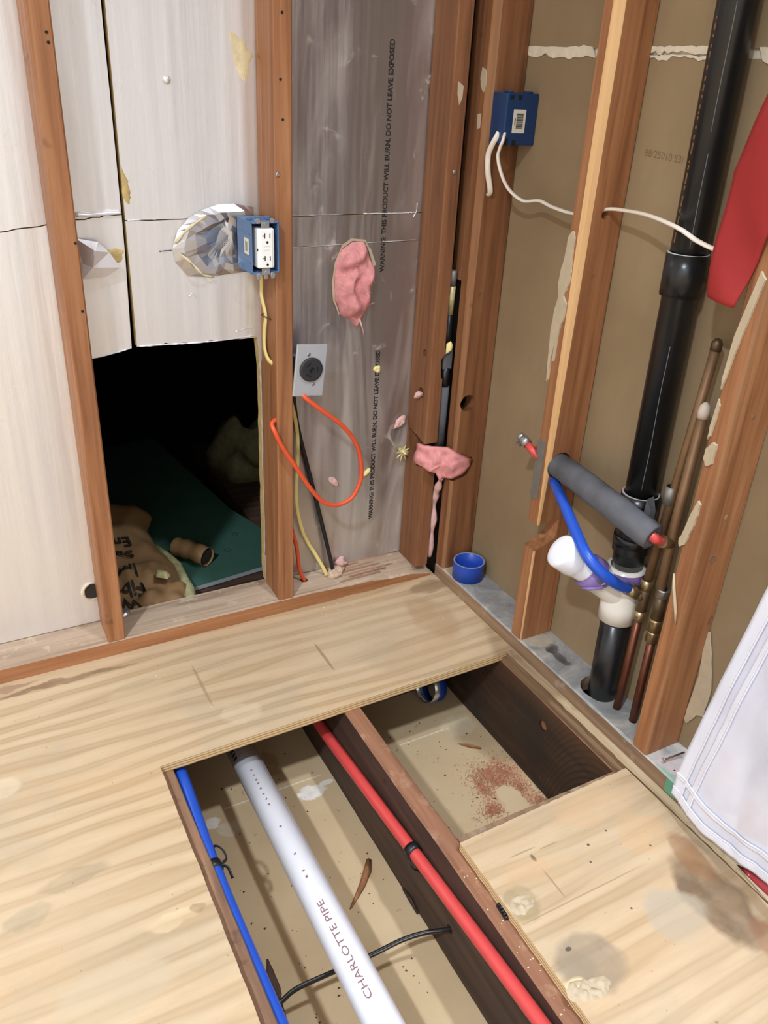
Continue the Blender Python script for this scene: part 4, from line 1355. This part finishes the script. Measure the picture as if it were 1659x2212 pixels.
def collar(z0, z1, r, mat='black_abs', name='coupling'):
    return MB().lathe(ax(z0), ax(z1) - ax(z0), [(0, .0302), (0, r), ((z1 - z0) * .5, r * 1.004), (z1 - z0, r), (z1 - z0, .0302)], 30, 0, False).build(name, [M[mat]], av)


collar(.880, .948, .0352)
collar(.460, .512, .0362)
MB().lathe(ax(.390), ax(.465) - ax(.390), [(0, .0345), (.02, .0340), (.055, .0335), (.075, .0362)], 30, 0, False).build('coupling', [M['black_abs']], av)
collar(.405, .425, .0358)
MB().tube([ax(.511) + Vector((.0335 * math.cos(i * math.pi / 12), .0335 * math.sin(i * math.pi / 12), 0)) for i in range(25)], .0024, 6).build('cement_ring', [M['glue']], av)
MB().tube([ax(.948) + Vector((.0325 * math.cos(i * math.pi / 12), .0325 * math.sin(i * math.pi / 12), .0)) for i in range(25)], .0016, 6).build('cement_ring', [M['glue']], av)
for z0, z1, a in ((.53, .80, 222), (.96, 1.10, 222), (1.13, 1.30, 218)):
    aa = math.radians(a)
    pts = []
    for k in range(13):
        z = z0 + (z1 - z0) * k / 12
        an = aa + .05 * noise.noise(Vector((z * 9, 0, 1)))
        pts.append(ax(z) + Vector((math.cos(an), math.sin(an), 0)) * .0300)
    MB().tube(pts, .0007, 5).build('pale_scratch', [M['scratch']], av)
b = MB()
random.seed(11)
z = .965
while z < 1.29:
    h = random.choice((.004, .006, .009, .016))
    an = math.radians(165)
    c = ax(z)
    b.add([c + Vector((math.cos(an + s) * .0303, math.sin(an + s) * .0303, zz)) for s, zz in ((-.07, 0), (.07, 0), (.07, h), (-.07, h))], [(0, 1, 2, 3)])
    z += h + random.choice((.003, .005, .009))
b.build('pipe_print', [M['copper_dull']], av, kind='stuff')
b = MB()
b.add([(.424, -.638, .525), (.430, -.647, .505), (.432, -.643, .455), (.424, -.636, .440), (.440, -.640, .53), (.444, -.648, .50), (.444, -.645, .45), (.438, -.638, .44)],
      [(0, 1, 2, 3), (4, 7, 6, 5), (0, 4, 5, 1), (1, 5, 6, 2), (2, 6, 7, 3), (0, 3, 7, 4)])
b.build('hanger_strap', [M['foam_grey']], av, bevel=.001)

wy = thing('drain_wye', 'white plastic drain wye with a capped side branch and purple primer', 'pipe fitting', (.455, -.60, .235))
b = MB()
b.lathe(ax(.232), ax(.355) - ax(.232), [(0, .0312), (0, .0372), (.035, .0378), (.045, .0362), (.085, .0362), (.088, .0372), (.123, .0372), (.123, .0312)], 32, 0, False)
b.build('main_body', [M['cream_pvc']], wy)
w0 = ax(.290)
wd = Vector((-.13, .05, .100)).normalized()
b = MB()
b.lathe(w0, wd, [(0, .033), (.045, .0330), (.070, .0325), (.073, .0345), (.098, .0345), (.098, .029)], 30, 0, False)
b.build('side_branch', [M['cream_pvc']], wy)
b = MB()
b.lathe(w0, wd, [(.090, .0290), (.110, .0292), (.124, .0305), (.136, .0330), (.139, .0342), (.172, .0342), (.1765, .0330), (.179, .029), (.1795, .018), (.1796, 0.0005)], 32, 0, True)
b.build('end_adapter', [M['white_pvc']], wy)
b = MB()
b.lathe(w0, wd, [(.076, .0347), (.084, .0351), (.099, .0351), (.0995, .0300), (.106, .0296)], 30, 0, False)
b.build('primer_band', [M['purple']], wy)
b = MB()
b.lathe(ax(.322), ax(.35) - ax(.322), [(0, .0376), (.012, .0379), (.026, .0377)], 30, 0, False)
b.build('primer_band', [M['purple']], wy)
b = MB()
b.tube(smooth_path([w0 + wd * .088 + Vector((-.030, -.012, -.022)), w0 + wd * .076 + Vector((-.020, -.030, -.008)), w0 + wd * .066 + Vector((0, -.0365, .006))], 4), [.002, .003, .004, .004, .003, .004, .003, .002, .001], 6)
b.build('primer_drip', [M['purple']], wy)

fs_ = thing('pipe_insulation', 'grey foam sleeve over a red hot water pipe, passing in front of the black stack', 'pipe insulation', (.40, -.5, .47))
fp = smooth_path([(.440, -.335, .478), (.437, -.385, .480), (.415, -.474, .490), (.398, -.560, .494), (.391, -.610, .494), (.400, -.655, .482), (.405, -.686, .476)], 6)
fr_ = [.0262 + .0012 * noise.noise(Vector((i * .35, 0, 2))) for i in range(len(fp))]
b = MB()
b.tube(fp, fr_, 24, 0, False)
d = (fp[-1] - fp[-2]).normalized()
b.lathe(fp[-1], d, [(0, .0262), (.002, .0235), (.0005, .0135), (-.010, .0125), (-.03, .0125)], 24, 0, True)
b.build('foam_sleeve', [M['foam_grey']], fs_)
MB().tube([fp[-1] - d * .03, fp[-1] + d * .006, (.425, -.694, .466)], .0095, 14).build('red_pipe', [M['red_pex']], fs_)

o = cable('water_pipe', [(.438, -.335, .452), (.433, -.375, .444), (.392, -.457, .443), (.360, -.535, .427), (.337, -.600, .411), (.352, -.632, .384), (.395, -.640, .350), (.432, -.637, .329)], .0112, 'blue_pex',
          'bright blue flexible water pipe curving below the grey foam sleeve to the copper tee', 'pipe', 7, None, 18)

cl = thing('supply_pipe', 'left copper supply pipe with brass tee where the blue pipe joins', 'pipe', (.4525, -.655, .03))
MB().tube([(.4525, -.655, -.02), (.4545, -.656, .275)], .0084, 16).build('lower_tube', [M['copper']], cl)
MB().tube([(.4550, -.656, .350), (.4600, -.668, .62), (.4640, -.676, .81)], .0084, 16).build('upper_tube', [M['copper_dull']], cl)
MB().lathe((.4640, -.676, .81), (0, 0, 1), [(0, .0095), (.012, .0092), (.018, .006), (.020, .001)], 16).build('end_cap', [M['bronze']], cl)
b = MB()
b.tube([(.4545, -.656, .268), (.4555, -.656, .356)], .0112, 18)
b.tube([(.4550, -.656, .314), (.4430, -.646, .322)], .0108, 18)
b.build('tee_body', [M['bronze']], cl, )
for z0, z1 in ((.262, .285), (.334, .356)):
    MB().lathe((.4548, -.656, z0), (0, 0, 1), [(0, .0090), (0, .0122), (z1 - z0, .0122), (z1 - z0, .0090)], 20, 0, False).build('tee_collar', [M['brass']], cl)
MB().tube([(.4450, -.648, .321), (.4270, -.634, .331)], .0135, 18).build('crimp_ring', [M['brass']], cl)
MB().lathe((.4565, -.660, .52), (0, 0, 1), [(0, .0090), (0, .0112), (.035, .0112), (.035, .0090)], 18, 0, False).build('coupling', [M['galv']], cl)

cr = thing('supply_pipe', 'right copper supply pipe with dusty capped top beside the knotty stud', 'pipe', (.4555, -.700, .03))
MB().tube([(.4555, -.700, -.02), (.4560, -.697, .26)], .0084, 16).build('lower_tube', [M['copper']], cr)
MB().tube([(.4560, -.694, .26), (.4480, -.692, .46), (.4500, -.694, .705)], .0090, 16).build('upper_tube', [M['copper_dull']], cr)
MB().lathe((.4500, -.694, .700), (0, 0, 1), [(0, .0100), (.012, .0102), (.022, .0082), (.027, .0035), (.028, .0005)], 18).build('end_cap', [M['cap_dust']], cr)
MB().tube([(.4560, -.696, .285), (.4555, -.694, .345)], .0120, 18).build('coupling_body', [M['bronze']], cr)
for z0, z1, mt in ((.238, .262, 'brass'), (.262, .290, 'brass'), (.340, .358, 'steel')):
    MB().lathe((.4560, -.6965, z0), (0, 0, 1), [(0, .0090), (0, .0128), ((z1 - z0) * .8, .0120), (z1 - z0, .0134), (z1 - z0, .0090)], 20, 0, False).build('collar', [M[mt]], cr)
MB().tube([(.4480, -.692, .456), (.4350, -.6935, .462), (.4200, -.6940, .468)], [.0105, .0105, .0125], 16).build('side_outlet', [M['brass']], cr)
b = MB()
random.seed(21)
for k in range(10):
    z = .40 + .018 * k
    p = Vector((.462, -.712, z))
    b.puff([p + Vector((0, random.uniform(-.004, .004), random.uniform(-.005, .005))) for q in range(5)], (-1, 0, 0), .002, rings=2, sub=1, seed=k)
b.build('plaster_crumb', [M['gypsum']], cr, kind='stuff')

ps = thing('pipe_stub', 'short red pipe stub with a steel clamp left of the notched stud', 'pipe', (.40, -.31, .50))
MB().tube([(.412, -.345, .487), (.407, -.325, .497), (.404, -.308, .507)], .0082, 14).build('red_pipe', [M['red_pex']], ps)
MB().tube([(.4045, -.312, .505), (.4010, -.296, .514)], .0105, 16).build('crimp_ring', [M['steel']], ps)
b = MB()
b.tube([(.4010, -.296, .514), (.3990, -.288, .518)], .0085, 14)
b.box(.392, .399, -.300, -.286, .498, .504)
b.build('shutoff_end', [M['steel']], ps)
b = MB()
b.tube([(.410, -.335, .492), (.43, -.31, .49), (.4960, -.30, .49)], .006, 10)
b.build('wall_stub', [M['red_pex']], ps)

# ------------------------------------------------------------------ tape rolls
tp = thing('tape_roll', 'roll of blue tape standing on the grey bottom plate in the corner', 'tape', (.448, -.095, .0382))
c0 = Vector((.4480, -.0950, .0384))
R0 = .0405
b = MB()
b.lathe(c0, (0, 0, 1), [(0, R0 - .004), (0, R0), (.047, R0)], 40, 0, False)
b.build('tape_wrap', [M['blue_tape']], tp)
MB().lathe(c0 + Vector((0, 0, .0005)), (0, 0, 1), [(.0465, R0), (.0468, R0 - .0030), (.0466, R0 - .0036), (.0, R0 - .0036)], 40, 0, False).build('core', [M['blue_tape']], tp)
MB().lathe(c0 + Vector((0, 0, .0476)), (0, 0, 1), [(0, R0), (.0006, R0 - .0004), (.0006, R0 - .0034), (0, R0 - .0038)], 40, 0, False).build('wrap_edge', [M['tape_edge']], tp)
b = MB()
pp = []
for k in range(9):
    a = math.radians(165 + k * 11)
    pp.append(c0 + Vector((math.cos(a) * (R0 - .0037), math.sin(a) * (R0 - .0037), .046)))
qq = [p + Vector((0, 0, -.020 * math.sin(math.pi * k / 8))) for k, p in enumerate(pp)]
b.add(pp + qq, [(k, k + 1, 10 + k, 9 + k) for k in range(8)])
b.build('liner_flap', [M['tape_edge']], tp)

t2 = thing('tape_roll', 'open blue and silver tape ring lying in the joist bay under the plywood', 'tape', (.315, -.165, -.25))
c1 = Vector((.303, -.188, -.2105))
dd = Vector((-.90, -.10, .26)).normalized()
b = MB()
b.lathe(c1 - dd * .020, dd, [(0, .0380), (.040, .0380), (.040, .0360), (0, .0360), (0, .0380)], 40, 0, False)
b.build('tape_ring', [M['blue_tape']], t2)
b = MB()
b.lathe(c1 + dd * .0203, -dd, [(.017, .0384), (0, .0385), (0, .0356), (.020, .0357)], 40, 0, False)
b.build('silver_liner', [M['silver']], t2)

# ------------------------------------------------------------------ left bay: drain, blue and red pipes, cable, clamps
PZ = -0.125
dr = thing('drain_pipe', 'long white plastic drain pipe with red lettering in the left joist bay', 'pipe', (-.2405, -.8, PZ))
PR = .0302
MB().tube([(-.2405, -.1435, PZ), (-.2405, -1.75, PZ)], PR, 40).build('pipe_tube', [M['white_pvc']], dr)


def on_pipe(yA, yB, h, ang):
    """text runs from yA to yB on the pipe surface, letter tops towards -x"""
    def f(u, v):
        a = ang + (v - .5) * h / PR
        return (-.2405 - math.sin(a) * (PR + .0009), yA + (yB - yA) * u, PZ + math.cos(a) * (PR + .0009))
    return f


b = MB()
put_text(b, 'CHARLOTTE PIPE', on_pipe(-.900, -.708, .0115, .30))
b.build('lettering', [M['print_red']], dr)
b = MB()
random.seed(5)
for y in (-.655, -.64, -.60, -.53, -.47, -.455, -.44, -.425, -.41, -.40, -.385, -.37):
    b.loft([[on_pipe(y, y + random.uniform(.002, .005), .004, .30)(u, v) for v in (0, 1)] for u in (0, 1)], 0, False, False, closed=False)
b.build('faded_print', [M['print_red']], dr, kind='stuff')
for y in (-.288, -.299, -.310):
    b = MB()
    b.loft([[on_pipe(y, y - .007, .012, .95)(u, v) for v in (0, .5, 1)] for u in (0, 1)], 0, False, False, closed=False)
    b.build('black_bar', [M['print']], dr)
for y in (-.280, -.291, -.301, -.311):
    b = MB()
    b.loft([[on_pipe(y, y - .004, .012, .42)(u, v) for v in (0, .5, 1)] for u in (0, 1)], 0, False, False, closed=False)
    b.build('red_bar', [M['print_red']], dr)

bp2 = cable('water_pipe', [(-.393, -.150, -.050), (-.393, -.351, -.046), (-.397, -.45, -.044), (-.403, -.56, -.040), (-.405, -.674, -.040), (-.404, -.78, -.043), (-.402, -.901, -.045), (-.400, -1.10, -.046), (-.400, -1.7, -.048)],
            .0132, 'blue_pex', 'long blue water pipe along the left edge of the floor opening', 'pipe', 6, None, 18)
rd = cable('water_pipe', [(-.0535, -.150, -.099), (-.0535, -.259, -.126), (-.0535, -.47, -.108), (-.0535, -.682, -.088), (-.0535, -.88, -.068), (-.0535, -1.072, -.050), (-.0535, -1.3, -.035), (-.0535, -1.7, -.03)],
           .0122, 'red_pex', 'long red water pipe along the dark left side of the centre joist', 'pipe', 6, None, 18)
cb = thing('black_cable', 'black cable crossing the left joist bay under the white pipe', 'cable', (-.2, -.8, -.17))
MB().tube(smooth_path([(-.41, -.812, -.172), (-.361, -.801, -.171), (-.328, -.792, -.170), (-.261, -.793, -.1695), (-.191, -.795, -.1690), (-.126, -.794, -.1695), (-.082, -.800, -.170), (-.041, -.813, -.170), (-.02, -.815, -.17)], 5), .0056, 12, 0, True, ((0, 0, 1), .7)
          ).build('sheath', [M['black_rub']], cb)
MB().tube(smooth_path([(-.205, -.7985, -.1645), (-.17, -.7985, -.1648), (-.126, -.7975, -.1650), (-.082, -.803, -.1655), (-.055, -.812, -.166)], 5), .0009, 6).build('pale_scratch', [M['scratch']], cb)


def clamp(c, d, label, strap, r=.0125):
    t = thing('pipe_clamp', label, 'clamp', c)
    c, d = Vector(c), Vector(d).normalized()
    b = MB()
    b.lathe(c - d * .0085, d, [(0, r - .0012), (0, r + .0028), (.017, r + .0028), (.017, r - .0012)], 24, 0, False)
    b.build('clamp_ring', [M['black_rub']], t)
    b = MB()
    for p in strap:
        b.tube(smooth_path(p, 5), .0034, 8, 0, True, ((0, 0, 1), .5))
    b.build('clamp_arm', [M['black_rub']], t)
    return t


clamp((-.4042, -.607, -.040), (0, 1, .0), 'black clamp with a curved strap on the long blue pipe',
      [[(-.396, -.562, -.044), (-.386, -.566, -.038), (-.379, -.582, -.036), (-.379, -.600, -.038), (-.390, -.607, -.036)],
       [(-.392, -.610, -.036), (-.382, -.616, -.040), (-.379, -.632, -.052)]])
clamp((-.0535, -.695, -.0870), (0, 1, -.09), 'black clamp on the red pipe, nailed to the centre joist',
      [[(-.066, -.697, -.087), (-.066, -.716, -.104), (-.046, -.722, -.116)]])
t = thing('pipe_clamp', 'small black ribbed clamp tip under the edge of the loose plywood', 'clamp', (-.014, -.915, -.015))
b = MB()
for k in range(5):
    b.lathe((-.0165 + .0016 * k, -.926 + .0055 * k, -.0165), (.25, 1, .1), [(0, .0035 + .0012 * k), (.0045, .0042 + .0012 * k)], 12)
b.build('clamp_tip', [M['black_rub']], t)

# debris in the joist bays
o = MB().tube([(-.072, -.565, -.2455), (-.088, -.588, -.2450), (-.112, -.613, -.2460), (-.154, -.647, -.2475)], [.007, .010, .008, .002], 6, 0, True, ((0, 0, 1), .8)).build('wood_splinter', [M['splinter']], loc=(-.11, -.61, -.25))
tag(o, 'long reddish wood splinter lying right of the white pipe', 'splinter')
o = MB().tube([(.281, -.359, -.2475), (.300, -.378, -.2450), (.322, -.396, -.2475)], [.001, .006, .003], 6, 0, True, ((0, 0, 1), .6)).build('wood_splinter', [M['splinter']], loc=(.30, -.38, -.25))
tag(o, 'small wood splinter on the floor of the right joist bay', 'splinter')
for pts, lab in (([(-.347, -.705, -.196), (-.352, -.735, -.200), (-.350, -.765, -.21)], 'upright dark wood splinter beside the long blue pipe, above the black cable'),
                 ([(-.352, -.780, -.200), (-.362, -.82, -.21), (-.361, -.87, -.23)], 'dark wood sliver beside the long blue pipe, below the black cable')):
    b = MB()
    b.tube(smooth_path([pts[0], pts[1], pts[2], (pts[2][0] - .01, pts[2][1] - .01, -.247)], 3), [.002, .004, .007, .008, .008, .007, .006, .005, .004, .003], 5, 0, True, ((1, 0, 0), .5))
    o = b.build('wood_splinter', [M['dark_splinter']], loc=pts[1])
    tag(o, lab, 'splinter')
random.seed(12)
b = MB()
for k in range(5200):
    a = random.random() * 2 * math.pi
    cx, cy, rx, ry = random.choice(((.325, -.475, .045, .04), (.335, -.535, .035, .07), (.285, -.47, .03, .035), (.255, -.50, .022, .05), (.24, -.565, .025, .02), (.352, -.60, .02, .03), (.30, -.50, .05, .03)))
    r = abs(random.gauss(0, .72))
    x, y = cx + math.cos(a) * r * rx, cy + math.sin(a) * r * ry
    if x > .3695 or y < -.745:
        continue
    if ((x - .297) / .028) ** 2 + ((y - .555 * -1 * -1 + 1.11) / .05) ** 2 < 0:
        continue
    if ((x - .295) / .030) ** 2 + ((y + .56) / .045) ** 2 < 1:
        continue
    s = random.uniform(.0009, .0022)
    z = -.2508 + random.random() * .003
    t1 = random.random() * 6.28
    b.add([(x + math.cos(t1) * s, y + math.sin(t1) * s, z), (x + math.cos(t1 + 2.2) * s, y + math.sin(t1 + 2.2) * s, z), (x + math.cos(t1 + 4.2) * s * .6, y + math.sin(t1 + 4.2) * s * .6, z + s * .4),
           (x, y, z + s * .9)], [(0, 1, 3), (1, 2, 3), (2, 0, 3)])
o = b.build('sawdust', [M['sawdust']], kind='stuff')
tag(o, 'reddish sawdust scattered at the foot of the right joist', 'sawdust')
b = MB()
for k in range(230):
    if k % 2:
        x, y = random.uniform(-.38, -.06), random.uniform(-1.2, -.2)
    else:
        x, y = random.uniform(.02, .36), random.uniform(-.74, -.18)
    s = random.choice((.001, .0015, .002, .003))
    t1 = random.random() * 6.28
    z = -.2508
    b.add([(x + math.cos(t1) * s, y + math.sin(t1) * s, z), (x + math.cos(t1 + 2.2) * s * 1.5, y + math.sin(t1 + 2.2) * s, z), (x + math.cos(t1 + 4.2) * s, y + math.sin(t1 + 4.2) * s, z), (x, y, z + s)],
          [(0, 1, 3), (1, 2, 3), (2, 0, 3)])
o = b.build('debris_specks', [M['dark_splinter']], kind='stuff')
tag(o, 'dark specks of debris on the cavity floor of both bays', 'debris')
b = MB()
for k in range(60):
    x, y = random.choice(((random.uniform(-.035, -.012), random.uniform(-1.15, -.78)), (random.uniform(-.40, .35), random.uniform(-.33, -.03)), (random.uniform(.05, .36), random.uniform(-.06, -.01))))
    s = random.uniform(.0008, .0022)
    z = .0002 if y > -.37 else -.0193
    t1 = random.random() * 6.28
    b.add([(x + math.cos(t1) * s, y + math.sin(t1) * s, z), (x + math.cos(t1 + 2.2) * s * 1.5, y + math.sin(t1 + 2.2) * s, z), (x + math.cos(t1 + 4.2) * s, y + math.sin(t1 + 4.2) * s, z), (x, y, z + s * .6)],
          [(0, 1, 3), (1, 2, 3), (2, 0, 3)])
o = b.build('plaster_crumbs', [M['gypsum']], kind='stuff')
tag(o, 'pale crumbs scattered on the plywood and the centre joist', 'debris')

# ------------------------------------------------------------------ right edge: red cloth, white bag, nail, vinyl
Lp = smooth_path([(-.690, .906), (-.684, .99), (-.684, 1.084), (-.715, 1.176), (-.755, 1.29), (-.80, 1.42)], 6)if False else None
La = [(-.690, .906), (-.685, .99), (-.684, 1.084), (-.715, 1.176), (-.755, 1.29), (-.80, 1.42)]
Ra = [(-.746, .902), (-.757, .955), (-.772, 1.006), (-.805, 1.10), (-.855, 1.24), (-.90, 1.38)]


def lerp_list(a, t):
    k = t * (len(a) - 1)
    i = min(int(k), len(a) - 2)
    f = k - i
    f = f
    return (a[i][0] + (a[i + 1][0] - a[i][0]) * f, a[i][1] + (a[i + 1][1] - a[i][1]) * f)


def cloth(u, v):
    l, r = lerp_list(La, u), lerp_list(Ra, u)
    y, z = l[0] + (r[0] - l[0]) * v, l[1] + (r[1] - l[1]) * v
    return (.3965 - .005 * math.sin(u * 13 + v * 2) - .004 * math.sin(v * 3.1), y, z)


o = MB().grid(cloth, 40, 10, thick=(.0022, 0, 0)).build('cloth_strip', [M['red_cloth']], loc=(.397, -.75, .9))
tag(o, 'bright red cloth strip hanging at the upper right over the knotty stud', 'cloth')

bag = thing('storage_bag', 'white fabric bag with stitched hem hanging at the lower right', 'bag', (.38, -1.2, .04))
edge_l = [(-.880, .040), (-.881, .098), (-.886, .145), (-.914, .357), (-.941, .535), (-.975, .78), (-1.0, .95), (-1.03, 1.17), (-1.06, 1.39), (-1.09, 1.61)]
edge_b = [(-.880, .040), (-.900, .039), (-.914, .036), (-.958, .031), (-1.003, .033), (-1.044, .038), (-1.096, .048), (-1.25, .06), (-1.6, .06)]


def bag_pt(u, v, dx=0.0):
    yb, zb = lerp_list(edge_b, u)
    yl, zl = lerp_list(edge_l, v)
    y = yb + (yl + .880)
    z = zb + (zl - .040) * (1 - 0.0 * u)
    s = (-.880 - yb)
    w_ = .004 * noise.noise(Vector((y * 9, z * 9, 0.3))) + (.016 * noise.noise(Vector((y * 3.1, z * 2.6, 2.3))) + .026 * abs(noise.noise(Vector((y * 6 + z * 3, z * 5 - y * 3, 7.3)))) + .006 * abs(noise.noise(Vector((y * 19 + z * 9, z * 16 - y * 8, 1.3))))) * min(1, s * 6)
    x = .383 - .020 * min(1, max(0, s * 4)) * min(1, z * 4) - abs(w_) + dx
    x -= .012 * max(0, 1 - abs(y + 1.06 + .25 * (z - .2)) / .06) * min(1, z * 5) * .5
    return (x, y, z)


MB().grid(lambda u, v: bag_pt(u, v), 70, 110, thick=(.006, 0, 0)).build('front_panel', [M['bag']], bag)


def strip(f0, f1, along, n, dx):
    b = MB()
    if along == 'v':
        b.grid(lambda u, v: bag_pt(f0 + (f1 - f0) * v, u, dx), n, 4, thick=(.002, 0, 0))
    else:
        b.grid(lambda u, v: bag_pt(u, f0 + (f1 - f0) * v, dx), n, 4, thick=(.002, 0, 0))
    return b


strip(0.0, .150, 'v', 110, -.0030).build('hem', [M['bag_hem']], bag)
strip(0.0, .0345, 'u', 60, -.0034).build('hem', [M['bag_hem']], bag)
strip(.258, .285, 'v', 110, -.0030).build('seam_fold', [M['bag_hem']], bag)
strip(.083, .100, 'u', 60, -.0032).build('seam_fold', [M['bag_hem']], bag)
for nm, f in (('seam_piping', lambda t: bag_pt(.155, t, -.0035)), ('seam_piping', lambda t: bag_pt(.29, t, -.0028)), ('seam_piping', lambda t: bag_pt(t, .0375, -.0035)), ('seam_piping', lambda t: bag_pt(t, .1035, -.0032))):
    MB().tube([f(k / 110) for k in range(111)], .0019, 6).build(nm, [M['bag_hem']], bag)
o = MB().puff([(.395, -1.025, .004), (.40, -1.06, .002), (.395, -1.12, .002), (.385, -1.22, .002), (.36, -1.3, .002), (.38, -1.3, .03), (.398, -1.2, .034), (.402, -1.1, .028)], (-1, 0, .4), .006, rings=4, seed=2, back=True
              ).build('vinyl_fold', [M['red_vinyl']], loc=(.39, -1.15, .0))
tag(o, 'dark red vinyl fold peeking out under the white bag', 'vinyl')
b = MB()
b.prism([(.3995, -1.038), (.404, -1.040), (.402, -1.20), (.378, -1.20), (.386, -1.10), (.392, -1.055)], 'z', .0015, .010)
o = b.build('trim_strip', [M['gypsum']], loc=(.392, -1.1, .0015), bevel=.001)
tag(o, 'chipped white trim piece on the floor edge under the white bag', 'trim')
nl = thing('nail', 'long rusty nail lying on the plate beside the white bag corner', 'nail', (.45, -.82, .04))
MB().tube([(.424, -.8165, .0475), (.470, -.8225, .0530)], .0017, 8).build('shank', [M['bronze']], nl)
MB().lathe((.424, -.8165, .0475), (-1, .12, -.1), [(0, .0045), (.0016, .0045)], 14).build('head', [M['steel']], nl)
b = MB()
b.box(.4062, .4069, -.872, -.845, .006, .036)
o = b.build('tape_scrap', [M['green_board']], rp) if False else MB().box(.4058, .4068, -.872, -.845, .004, .034).build('green_paint_mark', [plain('green_paint', lin(96, 150, 120), .8)], rp)
